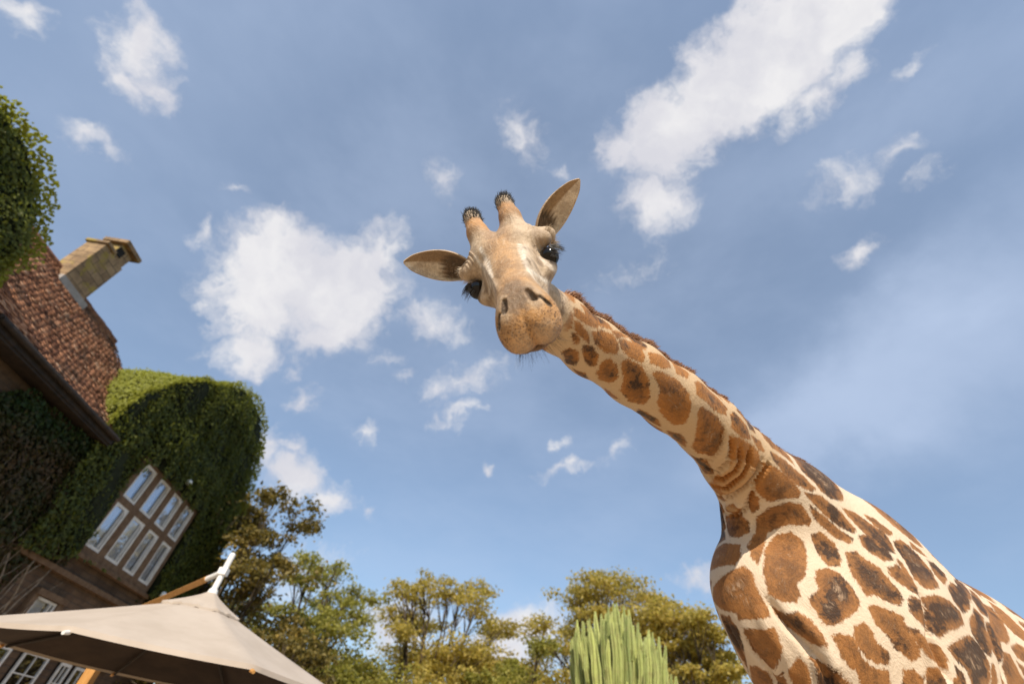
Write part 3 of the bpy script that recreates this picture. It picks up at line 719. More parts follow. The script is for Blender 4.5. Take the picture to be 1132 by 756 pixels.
# pale wisps at the heart of a patch
wisp = t.math('MULTIPLY', t.ss(spot, .03, .075), t.ss(t.math('ADD', t.math('MULTIPLY', fur3, .6), t.math('MULTIPLY', t.noise(v, 15, 3, .6), .4)), .50, .62))
brown = t.mix(t.math('MULTIPLY', wisp, .75), brown, rgb(.50, .33, .20))
brown = t.mix(t.math('MULTIPLY', t.ss(fur, .45, .75), .35), brown, rgb(.05, .028, .016))
body = t.mix(mask, cream, brown)
hd_c = t.mix(t.math('MULTIPLY', t.ss(t.noise(v, 22, 6, .7), .42, .60), .68), coat, t.mix(.65, coat, rgb(.14, .08, .045)))
hd_c = t.mix(t.math('MULTIPLY', t.ss(fur2, .40, .7), .32), hd_c, rgb(.26, .16, .09))
hd_c = t.mix(t.math('MULTIPLY', t.ss(fur3, .5, .75), .30), hd_c, rgb(.74, .62, .48))
hd_c = t.mix(t.math('MULTIPLY', fur, .15), hd_c, rgb(.70, .55, .38))
vor = t.node('ShaderNodeTexVoronoi'); t.put(vor.inputs['Vector'], v); vor.inputs['Scale'].default_value = 185; vor.inputs['Randomness'].default_value = .9
pm = t.math('MULTIPLY', t.ss(vor.outputs['Distance'], .28, .46, 1., 0.), por)
pm = t.math('MULTIPLY', pm, t.ss(t.noise(v, 22, 2), .28, .42, .25, 1.))
hd_c = t.mix(t.math('MULTIPLY', pm, .95), hd_c, rgb(.09, .045, .022))
final = t.mix(hm, body, hd_c)
t.put(bs.inputs['Base Color'], final)
bs.inputs['Roughness'].default_value = .62; bs.inputs['Specular IOR Level'].default_value = .25
bs.inputs['Sheen Weight'].default_value = .08; bs.inputs['Sheen Roughness'].default_value = .5; bs.inputs['Sheen Tint'].default_value = (1, .85, .65, 1)
hh = t.math('ADD', t.math('MULTIPLY', fur, .6), t.math('MULTIPLY', fur2, .8)); hh = t.math('SUBTRACT', hh, t.math('MULTIPLY', pm, .6))
hh = t.math('ADD', hh, t.math('MULTIPLY', fur3, .9)); t.put(bs.inputs['Normal'], t.bump(hh, .55, .008))
HIDE = m
giraffe = link_mesh('giraffe', gm2, HIDE, None, smooth=True)
tag(giraffe, 'tall spotted giraffe bending its neck and tilted head down toward the viewer', 'giraffe')

# ---- eyes, hair
def hair_mat(name, c, rough=.5):
    m, t, bs = new_mat(name); v = t.coord(); n = t.noise(v, 40, 3)
    t.put(bs.inputs['Base Color'], t.mix(n, rgb(*[q*.6 for q in c]), rgb(*[min(1, q*1.4) for q in c]))); bs.inputs['Roughness'].default_value = rough
    return m
BLACKHAIR = hair_mat('black_hair', (.022, .018, .016)); MANEHAIR = hair_mat('mane_hair', (.28, .12, .045)); PALEHAIR = hair_mat('pale_hair', (.55, .45, .33))
me_eye, t, bs = new_mat('eye'); bs.inputs['Base Color'].default_value = rgb(.006, .004, .003); bs.inputs['Roughness'].default_value = .12; bs.inputs['Specular IOR Level'].default_value = .3
for sgn in (-1, 1):
    bm = bmesh.new(); bmesh.ops.create_uvsphere(bm, u_segments=32, v_segments=24, radius=.028*GS)
    me = bpy.data.meshes.new('eye'); bm.to_mesh(me); bm.free()
    me.transform(Matrix.Translation(Vector(H(sgn*.110, .006, -.014))))
    link_mesh('eye', me, me_eye, giraffe, True)
def strands(name, roots, dirs, lens, rad, m, parent, bend=None, seg=4, n=3):
    mb = MB(); bend = np.zeros(3) if bend is None else bend
    for r, d, l in zip(roots, dirs, lens):
        pts = [r + d*l*k/seg + bend*l*(k/seg)**2 for k in range(seg+1)]
        mb.tube(pts, [rad*(1-k/seg)**.7+rad*.08 for k in range(seg+1)], n, cap=False)
    return mb.build(name, m, parent, True)
for sgn in (-1, 1):
    ro, di, le = [], [], []
    for k in range(64):
        a = random.uniform(-1, 1); b = random.uniform(0, 1)
        ro.append(H(sgn*(.124+.006*b-.012*a*a), .006+a*.036, .010-.012*a*a+.004*b)); di.append(unit(hX*sgn*(.9)+hY*(a*.5+.25)+hZ*(-.45+.25*random.random())))
        le.append(random.uniform(.022, .04)*GS)
    strands('eyelashes', ro, di, le, .0011, BLACKHAIR, giraffe, bend=-hZ*.25)
    ro, di, le = [], [], []
    tipc = np.array([sgn*.055, -.196, .138]); axv = unit([sgn*.004, -.07, .052]); hcam = np.array([0, .85, .5])
    for k in range(1500):
        d = unit(np.array([random.gauss(0, 1), random.gauss(0, 1), random.gauss(0, 1)]))
        if np.dot(d, axv) < -.35: d = -d
        if np.dot(d, hcam) > .3 and random.random() < .35: continue
        p = tipc - axv*random.uniform(-.004, .026) + d*.0245
        dd = unit(d*.5+axv*1.0+np.array([.35, -.1, 0])+np.array([random.gauss(0, .25), random.gauss(0, .25), random.gauss(0, .25)]))
        ro.append(H(*p)); di.append(hX*dd[0]+hY*dd[1]+hZ*dd[2]); le.append(random.uniform(.006, .020)*GS)
    strands('horn_tuft', ro, di, le, .0011, BLACKHAIR, giraffe)
ro, di, le = [], [], []
for k in range(110):
    a = random.uniform(-PI*.5, PI*.5); x = .045*math.sin(a); 
    p = H(x*1.0, .295+.03*math.cos(a)*random.uniform(.3, 1), -.095+random.uniform(-.012, .02))
    ro.append(p); di.append(unit(-hZ*.9+hY*.5+hX*math.sin(a)*.7+.2*RNG.normal(size=3))); le.append(random.uniform(.02, .05)*GS)
strands('whiskers', ro, di, le, .00032, BLACKHAIR, giraffe)
# pale fringe in front of each ear
for sgn in (-1, 1):
    ro, di, le = [], [], []
    for k in range(260):
        a = random.uniform(-1, 1)
        ro.append(H(sgn*(.132+random.uniform(-.01, .012)), -.112+a*.012+random.uniform(-.01, .01), .004+a*.030)); di.append(unit(hX*sgn*.75+hY*random.uniform(.2, .6)+hZ*(a*.4-.1)+.25*RNG.normal(size=3))); le.append(random.uniform(.012, .03)*GS)
    strands('ear_fringe', ro, di, le, .0008, PALEHAIR, giraffe)
# mane: along the upper rim of the neck
ro, di, le = [], [], []
gtree = BVHTree.FromPolygons([Vector(v) for v in GV2], [tuple(p.vertices) for p in gme.polygons])
NC = np.array([c for c, r in NK][:8]); nseg = np.linalg.norm(np.diff(NC, axis=0), axis=1); ncum = np.concatenate([[0], np.cumsum(nseg)])
for k in range(9000):
    s_ = .10+random.random()*(ncum[-1]-.12); i = int(np.searchsorted(ncum, s_)-1); f_ = (s_-ncum[i])/nseg[i]
    c = NC[i]*(1-f_)+NC[i+1]*f_; tdir = unit(NC[i+1]-NC[i]); fr = s_/ncum[-1]
    away = unit(cU*.78+cR*.45+cF*.12); away = unit(away-tdir*np.dot(away, tdir)); side = np.cross(tdir, away)
    an = random.gauss(0, .085); dd = unit(away*math.cos(an)+side*math.sin(an))
    h = gtree.ray_cast(Vector(c+dd*1.2), Vector(-dd))
    if h[0] is None: continue
    q_ = np.array(h[0])-dd*.002
    ro.append(q_); di.append(unit(dd*.8+tdir*random.uniform(.2, .8)+side*random.gauss(0, .15)+.1*RNG.normal(size=3))); le.append((.030*(1-.85*fr)*random.uniform(.5, 1.1)+.006*math.sin(s_*60))*GS+.006)
strands('mane', ro, di, le, .0016, MANEHAIR, giraffe, bend=np.array([.15, .1, -.1]))
ro, di, le = [], [], []
tp = G(3.95, 2.99, 1.27)
for k in range(500):
    ro.append(tp+RNG.normal(size=3)*np.array([.012, .012, .06])); di.append(unit(np.array([0, 0, -1.0])+.12*RNG.normal(size=3))); le.append(random.uniform(.2, .5))
strands('tail_tuft', ro, di, le, .0022, BLACKHAIR, giraffe)
# ================================================================== GROUND
def sheet(name, x0, x1, y0, y1, z, m):
    me = bpy.data.meshes.new(name); me.from_pydata([(x0, y0, z), (x1, y0, z), (x1, y1, z), (x0, y1, z)], [], [(0, 1, 2, 3)]); me.update()
    return tag(link_mesh(name, me, m), kind='structure')
sheet('ground', -1500, 1500, -1500, 1500, 0, mat_var('dry_grass', (.10, .11, .035), (.22, .19, .08), 1.5, .9, .4, .02, 40, c3=(.26, .19, .11)))
sheet('gravel_forecourt', -11.2, 9, -14, 30, .004, mat_var('gravel', (.40, .30, .20), (.52, .41, .29), 6, .95, .5, .01, 90))
kb = MB()
for x0, x1, y0, y1 in ((-11.35, -11.2, -14, 30), (9, 9.15, -14, 30)): kb.bx(x0, x1, y0, y1, 0, .12)
tag(kb.build('kerb', mat_var('kerb_stone', (.30, .27, .23), (.42, .38, .32), 8), None), kind='structure')

# ================================================================== HOUSE
def stone_mat(name, c1, c2, mortar, sx=2.2, sy=6.5, axis='yz'):
    m, t, bs = new_mat(name); v = t.coord(); s = t.node('ShaderNodeSeparateXYZ'); t.put(s.inputs[0], v)
    cb = t.node('ShaderNodeCombineXYZ'); t.put(cb.inputs[0], t.math('ADD', s.outputs[1], s.outputs[0])); t.put(cb.inputs[1], s.outputs[2])
    wv = t.vmath('ADD', cb.outputs[0], t.vmath('SCALE', t.vmath('SUBTRACT', t.noise(v, 3, 3, color=True), (.5, .5, .5)), scale=.07))
    b = t.node('ShaderNodeTexBrick'); t.put(b.inputs['Vector'], wv); b.inputs['Color1'].default_value = rgb(*c1); b.inputs['Color2'].default_value = rgb(*c2); b.inputs['Mortar'].default_value = rgb(*mortar)
    b.inputs['Scale'].default_value = 1; b.inputs['Brick Width'].default_value = 1/sx; b.inputs['Row Height'].default_value = 1/sy; b.inputs['Mortar Size'].default_value = .018; b.inputs['Mortar Smooth'].default_value = .4
    n = t.noise(v, 2.2, 5, .65); c = t.mix(t.ss(n, .3, .75, 0, .75), b.outputs['Color'], rgb(*[q*.45 for q in c1]))
    t.put(bs.inputs['Base Color'], c); bs.inputs['Roughness'].default_value = .9
    h = t.math('ADD', t.math('MULTIPLY', b.outputs['Fac'], -.5), t.math('MULTIPLY', t.noise(v, 25, 5), .8)); t.put(bs.inputs['Normal'], t.bump(h, .7, .03))
    return m
STONE = stone_mat('brown_rubble_stone', (.11, .065, .038), (.17, .105, .062), (.10, .07, .05))
DRESSED = mat_var('dressed_stone', (.12, .072, .042), (.18, .115, .07), 5, .85, .5, .02, 30)
TRIM = mat_var('dark_stained_timber', (.018, .013, .010), (.035, .024, .017), 6, .7)
WHITE = mat_var('white_painted_steel', (.62, .60, .56), (.74, .72, .68), 9, .5, .15)
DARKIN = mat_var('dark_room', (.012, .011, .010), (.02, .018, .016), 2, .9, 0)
SKYBLIND = mat_var('sky_tinted_blind', (.62, .66, .72), (.74, .77, .80), 4, .85, .2, .01, 20)  # pale blue imitates sky reflected in the panes
GLASS, t, bs = new_mat('window_glass'); out = GLASS.node_tree.nodes['Material Output']
tr = t.node('ShaderNodeBsdfTransparent'); gl = t.node('ShaderNodeBsdfGlossy'); gl.inputs['Roughness'].default_value = .03; gl.inputs['Color'].default_value = rgb(.9, .93, 1)
fr = t.node('ShaderNodeFresnel'); fr.inputs[0].default_value = 1.5; mx = t.node('ShaderNodeMixShader')
t.put(mx.inputs[0], t.math('ADD', t.math('MULTIPLY', fr.outputs[0], .6), .04, clamp=True)); t.put(mx.inputs[1], tr.outputs[0]); t.put(mx.inputs[2], gl.outputs[0]); t.put(out.inputs[0], mx.outputs[0])
GLASS.use_fake_user = False

house = empty('stone_manor_house', (-15.5, 12, 0))
tag(house, 'old stone manor house with a red brown tiled roof, tall chimney and ivy clad gables', 'house')
HM = Matrix.Translation((15.5, -12, 0))
def hpart(mb, name, m, parent=None, **kw):
    o = mb.build(name, m, parent or house, **kw)
    if parent is None or parent is house: o.matrix_parent_inverse = Matrix.Translation((15.5, -12, 0))
    else: o.matrix_parent_inverse = Matrix.Identity(4)
    return o
def child_fix(o): o.matrix_parent_inverse = Matrix.Identity(4)
w = MB()
w.bx(-19, -12.2, -2, 24, 0, 7.75)                               # main range
w.bx(-18.9, -12.0, 13.1, 22.2, 0, 8.9); w.bx(-18.9, -12.0, .6, 7.3, 0, 8.0)   # gable blocks
def gable(mb, y0, y1, z0, apex_y, apex_z, x0=-18.8, x1=-12.0):
    v = [(x1, y0, z0), (x1, y1, z0), (x1, apex_y, apex_z), (x0, y0, z0), (x0, y1, z0), (x0, apex_y, apex_z)]
    mb.add(v, [(0, 1, 2), (3, 5, 4), (0, 3, 4, 1), (1, 4, 5, 2), (2, 5, 3, 0)])
gable(w, 13.1, 22.2, 8.9, 18.3, 12.8); gable(w, .6, 7.3, 8.0, 4.6, 10.3)
wall = hpart(w, 'wall', STONE)
# roof: clay tiles on both slopes of the main range
TILE, t, bs = new_mat('clay_tiles'); tv = t.attr('tint'); v = t.coord(); n = t.noise(v, 14, 4)
c = t.mix(tv, rgb(.13, .045, .022), rgb(.62, .29, .15)); c = t.mix(t.ss(tv, .82, .95), c, rgb(.62, .38, .24)); c = t.mix(t.ss(t.noise(v, 1.1, 4), .48, .72, 0, .8), c, rgb(.055, .035, .025)); c = t.mix(t.ss(n, .5, .75, 0, .5), c, rgb(.08, .05, .035))
t.put(bs.inputs['Base Color'], c); bs.inputs['Roughness'].default_value = .85; t.put(bs.inputs['Normal'], t.bump(n, .5, .02))
def tiled(y0, y1, eave, ridge, name='roof'):
    e = np.array(eave, float); r = np.array(ridge, float); L = np.linalg.norm(r-e); up = (r-e)/L     # in (x, z)
    nrm = np.array([-up[1], up[0]]); nrm = nrm if nrm[1] > 0 else -nrm
    rows = int(L/.15); colsn = int((y1-y0)/.185); V = []; T = []
    for i in range(rows):
        sag = 0
        for j in range(colsn):
            zt = (e+up*i*.15)[1]
            if y0+j*.185 > 14.6-max(0, zt-10.0)**2*.12: continue
            if y0+j*.185 > 13.05 and (e+up*i*.15)[1] < 8.9+(y0+j*.185-13.1)*.75+.15: continue
            yy = y0+(j+.5*(i % 2))*.185+random.uniform(-.012, .012); s0 = i*.15+random.uniform(-.018, .018); a = e+up*s0+nrm*(.035+random.uniform(-.006, .016)); b = e+up*(s0+.2)+nrm*(.002+random.uniform(-.003, .006))
            dn = nrm*.024; h = .086; tt = random.random()
            twist = random.uniform(-.008, .008)
            for (p, q_) in ((a, -1), (a, 1), (b, 1), (b, -1)):
                V.append((p[0]+nrm[0]*twist*q_, yy+q_*h, p[1]+nrm[1]*twist*q_)); T.append(tt)
            for (p, q_) in ((a, -1), (a, 1), (b, 1), (b, -1)):
                V.append((p[0]-dn[0], yy+q_*h, p[1]-dn[1])); T.append(tt*.5)
    V = np.array(V); nt = len(V)//8; base = np.arange(nt)[:, None]*8
    Fq = np.concatenate([base+np.array(f) for f in ([0, 1, 2, 3], [0, 4, 5, 1], [1, 5, 6, 2], [3, 7, 4, 0])])
    me = np_mesh(name, V, Fq); add_attr(me, 'tint', T); return me
me = tiled(-2, 14.6, (-11.7, 7.95), (-15.5, 12.25)); roof = link_mesh('roof', me, TILE, house); roof.matrix_parent_inverse = HM
s = MB()                                                          # the boarding the tiles lie on, and the rear slope
s.add([(-11.72, -2, 7.90), (-11.72, 13.05, 7.90), (-15.5, 13.05, 12.20), (-15.5, -2, 12.20), (-19.3, -2, 7.9), (-19.3, 13.05, 7.9), (-11.9, -2, 7.75), (-11.9, 13.05, 7.75), (-15.5, 13.05, 11.9), (-15.5, -2, 11.9), (-19.1, -2, 7.75), (-19.1, 13.05, 7.75)],
      [(0, 1, 2, 3), (3, 2, 5, 4), (6, 9, 8, 7), (9, 10, 11, 8), (0, 3, 9, 6), (3, 4, 10, 9), (1, 7, 8, 2), (2, 8, 11, 5), (0, 6, 7, 1), (4, 5, 11, 10)])
rx = lambda z: -11.72-(z-7.9)*3.78/4.3
s.add([(rx(9.0), 13.05, 9.0), (rx(10.1), 14.5, 10.1), (rx(12.2), 14.0, 12.2), (rx(12.2), 13.05, 12.2)], [(0, 1, 2, 3)])
hpart(s, 'roof_boarding', mat_var('old_tile_bed', (.05, .025, .015), (.10, .045, .03), 5))
s = MB()
for k in range(35): s.tube([(-15.5, -2+k*.46, 12.24), (-15.5, -2+k*.46+.45, 12.24+random.uniform(-.01, .02))], [.12, .125], 10)
hpart(s, 'ridge_tiles', mat_var('ridge_clay', (.16, .07, .04), (.30, .15, .09), 6), smooth=False)
s = MB(); s.bx(-12.2, -11.62, 8.02, 13.08, 7.56, 7.72); s.bx(-11.66, -11.58, 8.0, 13.1, 7.62, 7.94); s.tube([(-11.50, 8.0, 7.80), (-11.50, 13.1, 7.80)], .07, 10)
hpart(s, 'eaves_gutter', TRIM)
# chimney: broad stack astride the ridge, stepped top
CHST = stone_mat('mossy_chimney_stone', (.30, .19, .10), (.42, .28, .15), (.15, .10, .06), 2.0, 3.4)
t = NT(CHST.node_tree); bs = CHST.node_tree.nodes['Principled BSDF']; old = bs.inputs['Base Color'].links[0].from_socket
t.put(bs.inputs['Base Color'], t.mix(t.ss(t.noise(t.coord(), 1.6, 5, .6), .54, .64, 0, .7), old, rgb(.34, .25, .04)))
s = MB(); s.bx(-15.75, -15.05, 10.5, 11.62, 11.2, 13.80); s.bx(-15.7, -15.1, 10.95, 11.58, 13.8, 14.42)
ch = hpart(s, 'chimney', CHST, roof, bevel=.02); ch.matrix_parent_inverse = Matrix.Identity(4); 
s = MB(); s.bx(-15.82, -14.98, 10.43, 10.95, 13.802, 13.93)
hpart(s, 'chimney_shoulder', CHST, roof, bevel=.015)
s = MB(); s.bx(-15.86, -14.92, 10.80, 11.76, 14.422, 14.60)
c2 = hpart(s, 'chimney_cap', CHST, roof, bevel=.015)
s = MB(); s.bx(-15.098, -15.07, 10.9, 11.22, 13.95, 14.27); hpart(s, 'flue_opening', DARKIN, roof)
s = MB(); s.bx(-15.05, -14.90, 10.4, 11.75, 11.62, 11.86); hpart(s, 'flashing', mat_var('lead_flashing', (.30, .27, .24), (.38, .34, .31), 5), roof)
# mullioned window bay, open frames with glass and sky-tinted blinds behind
s = MB(); X0, X1 = -12.0, -11.82
LY = [(15.22, 15.98), (16.32, 17.12), (17.44, 18.20), (18.54, 19.28)]; LZ = [(5.40, 6.78), (6.98, 8.18)]
ys = [14.95]+[q for p in LY for q in p]+[19.45]
for a, b in zip(ys[0::2], ys[1::2]): s.bx(X0, X1, a, b, 5.2, 8.30)
for a, b in LY:
    s.bx(X0, X1, a, b, 5.2, 5.40); s.bx(X0, X1, a, b, 6.78, 6.98); s.bx(X0, X1, a, b, 8.18, 8.30)
hpart(s, 'window_mullions', DRESSED)
s = MB(); s.bx(X0, X1+.06, 14.88, 19.68, 5.08, 5.198); hpart(s, 'window_sill', DRESSED, bevel=.015)
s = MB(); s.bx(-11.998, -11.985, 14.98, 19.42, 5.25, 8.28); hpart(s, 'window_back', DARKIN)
def window(y0, y1, z0, z1, x, bars_y=0, bars_z=0, reflect_blind=.6, arch=True, fw=.05, name='window'):
    """a white metal casement at x, with its pane, glazing bars and blind"""
    n = MB(); d = .05
    n.bx(x, x+d, y0, y0+fw, z0, z1); n.bx(x, x+d, y1-fw, y1, z0, z1); n.bx(x, x+d, y0+fw, y1-fw, z0, z0+fw); n.bx(x, x+d, y0+fw, y1-fw, z1-fw, z1)
    if arch:
        r = .14
        for sy, yy in ((1, y0+fw), (-1, y1-fw)):
            pts = [(yy, z1-fw), (yy, z1-fw-r)]+[(yy+sy*r*(1-math.cos(a)), z1-fw-r+r*math.sin(a)) for a in (.4, .8, 1.2, 1.57)]
            k = len(pts); v = [(x+.004, a, b) for a, b in pts]+[(x+d-.004, a, b) for a, b in pts]
            n.add(v, [tuple(range(k)), tuple(range(2*k-1, k-1, -1))]+[(i, i+k, (i+1) % k+k, (i+1) % k) for i in range(k)])
    # inner leaf, standing to one side
    yi = y0+(y1-y0)*.72
    if bars_y == 0: n.bx(x+.01, x+d+.02, yi, yi+.035, z0+fw, z1-fw)
    for k in range(bars_y): yy = y0+(y1-y0)*(k+1)/(bars_y+1); n.bx(x+.008, x+d-.008, yy-.014, yy+.014, z0+fw, z1-fw)
    for k in range(bars_z): zz = z0+(z1-z0)*(k+1)/(bars_z+1); n.bx(x+.010, x+d-.010, y0+fw, y1-fw, zz-.014, zz+.014)
    f = hpart(n, name, WHITE)
    g = MB(); g.bx(x+.018, x+.024, y0+fw*.9, y1-fw*.9, z0+fw*.9, z1-fw*.9); hpart(g, 'pane', GLASS, f)
    if reflect_blind:
        g = MB(); yb = y0+fw+(y1-y0-2*fw)*reflect_blind; g.bx(x-.03, x-.015, y0+fw*.5, yb, z0+fw*.5, z1-fw*.5); hpart(g, 'reflect_blind', SKYBLIND, f)
    return f
for (z0, z1) in LZ:
    for (y0, y1) in LY: window(y0, y1, z0, z1, X1-.07, reflect_blind=random.uniform(.62, .78), fw=.085)
# ground floor casements with glazing bars, and two small upper windows
for y0, y1, z0, z1 in ((14.5, 15.6, .9, 2.82), (16.1, 17.15, .9, 2.86), (17.75, 18.25, .9, 2.84), (18.5, 19.25, .9, 2.84)):
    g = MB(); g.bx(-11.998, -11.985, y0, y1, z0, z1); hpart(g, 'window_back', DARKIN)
    window(y0, y1, z0, z1, -11.93, bars_y=1, bars_z=3, reflect_blind=0, arch=False, fw=.07)
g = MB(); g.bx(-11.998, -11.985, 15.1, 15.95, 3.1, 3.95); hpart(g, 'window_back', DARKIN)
window(15.1, 15.95, 3.1, 3.95, -11.93, reflect_blind=.65, arch=False, fw=.06)
s = MB(); s.bx(-12, -11.8, 14.9, 16.2, 3.97, 4.12); s.bx(-12, -11.84, 14.9, 15.08, 3.0, 3.97); s.bx(-12, -11.84, 15.97, 16.2, 3.0, 3.97); s.bx(-12, -11.82, 14.2, 20.2, 2.95, 3.0); s.bx(-12, -11.8, 13.2, 22.8, 4.55, 4.68); hpart(s, 'string_course', DRESSED)
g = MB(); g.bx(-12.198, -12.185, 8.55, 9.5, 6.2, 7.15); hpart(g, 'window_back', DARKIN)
window(8.55, 9.5, 6.2, 7.15, -12.13, bars_y=1, reflect_blind=0, arch=False, fw=.08)
# wall lamps
LAMPW = mat_var('white_lamp_glass', (.75, .75, .72), (.8, .8, .78), 4, .3, 0)
for (y, z), lb in (((17.45, 8.62), 'round white wall lamp above the mullioned windows'), ((20.1, 5.35), 'round white wall lamp at the lower right corner of the mullioned windows')):
    L = empty('wall_lamp', (-11.95, y, z)); tag(L, lb, 'lamp', 'round lamps on the stone wall')
    s = MB(); s.tube([(0, 0, 0), (.28, 0, .02)], .025, 8); s.tube([(-.02, 0, 0), (.02, 0, 0)], .07, 12); s.build('bracket', TRIM, L)
    bm = bmesh.new(); bmesh.ops.create_uvsphere(bm, u_segments=20, v_segments=14, radius=.11); me = bpy.data.meshes.new('globe'); bm.to_mesh(me); bm.free(); me.transform(Matrix.Translation((.36, 0, .02))); link_mesh('globe', me, LAMPW, L, True)

# ================================================================== LEAVES
def leaf_material(name, lo, hi, accent, trans=.35, rough=.55):
    m, t, bs = new_mat(name); tv = t.attr('tint'); a2 = t.attr('dry')
    c = t.mix(tv, rgb(*lo), rgb(*hi)); c = t.mix(a2, c, rgb(*accent)); c = t.mix(t.ss(t.noise(t.coord(), 3, 3), .4, .7, 0, .3), c, rgb(*[q*.5 for q in lo]))
    t.put(bs.inputs['Base Color'], c); bs.inputs['Roughness'].default_value = rough; bs.inputs['Specular IOR Level'].default_value = .35
    tl = t.node('ShaderNodeBsdfTranslucent'); t.put(tl.inputs[0], t.mix(.5, c, rgb(min(1, hi[0]*1.6), min(1, hi[1]*1.6), hi[2])))
    mx = t.node('ShaderNodeMixShader'); mx.inputs[0].default_value = trans
    t.put(mx.inputs[1], bs.outputs[0]); t.put(mx.inputs[2], tl.outputs[0]); t.put(m.node_tree.nodes['Material Output'].inputs[0], mx.outputs[0])
    return m
def leaves(name, P, N, size, m, parent=None, droop=.35, wild=.6, dry=None, tint=None, long=1.25):
    """one small folded leaf (two quads sharing the midrib) per point"""
    n = len(P); N = N+RNG.normal(size=(n, 3))*wild*.55; N /= np.linalg.norm(N, axis=1)[:, None]
    A = RNG.normal(size=(n, 3)); A[:, 2] -= droop*3; A -= N*(A*N).sum(1)[:, None]; A /= np.linalg.norm(A, axis=1)[:, None]+1e-9
    B = np.cross(N, A); s = (size*RNG.uniform(.6, 1.35, n))[:, None]
    a, b = A*s*long, B*s*.62; up = N*s*.28
    V = np.stack([P-a*.5, P+b*.75-a*.15+up, P+b*.45+a*.3+up*.8, P+a*.62, P-b*.45+a*.3+up*.8, P-b*.75-a*.15+up], 1).reshape(-1, 3)
    base = np.arange(n)[:, None]*6
    F4 = np.concatenate([base+np.array([0, 1, 2, 3]), base+np.array([0, 3, 4, 5])])
    me = np_mesh(name, V, F4)
    add_attr(me, 'tint', np.repeat(RNG.random(n) if tint is None else tint, 6)); add_attr(me, 'dry', np.repeat(np.zeros(n) if dry is None else dry, 6))
    return link_mesh(name, me, m, parent)
def fnoise(p, s, seed=0):
    q = np.asarray(p)*s+seed*7.3
    return (np.sin(q[:, 0]*1.7+1.3*np.sin(q[:, 1]*1.1+seed))+np.sin(q[:, 1]*1.9+1.1*np.sin(q[:, 2]*1.3+2))+np.sin(q[:, 2]*1.6+1.4*np.sin(q[:, 0]*1.2+4)))/3
IVY = leaf_material('ivy_leaf', (.014, .036, .007), (.075, .125, .018), (.095, .055, .022))
IVYTOP = leaf_material('ivy_leaf_sunlit', (.014, .036, .007), (.30, .31, .04), (.095, .055, .022))  # yellow-green end of the tint stands for sun on the ivy tops
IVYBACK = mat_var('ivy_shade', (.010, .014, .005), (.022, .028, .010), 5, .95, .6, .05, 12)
def in_poly(y, z, poly):
    ins = np.zeros(len(y), bool); m = len(poly)
    for i in range(m):
        (a0, a1), (b0, b1) = poly[i], poly[(i+1) % m]
        cr = (a1 > z) != (b1 > z)
        with np.errstate(divide='ignore', invalid='ignore'): ins ^= cr & (y < (b0-a0)*(z-a1)/(b1-a1)+a0)
    return ins
def edge_dist(y, z, poly, closed=True):
    q = np.stack([y, z], 1); d = np.full(len(y), 9.); m = len(poly)
    for i in range(m if closed else m-1):
        a = np.array(poly[i]); b = np.array(poly[(i+1) % m]); e = b-a; w_ = q-a; t_ = np.clip((w_@e)/(e@e+1e-9), 0, 1); d = np.minimum(d, np.linalg.norm(w_-t_[:, None]*e, axis=1))
    return d
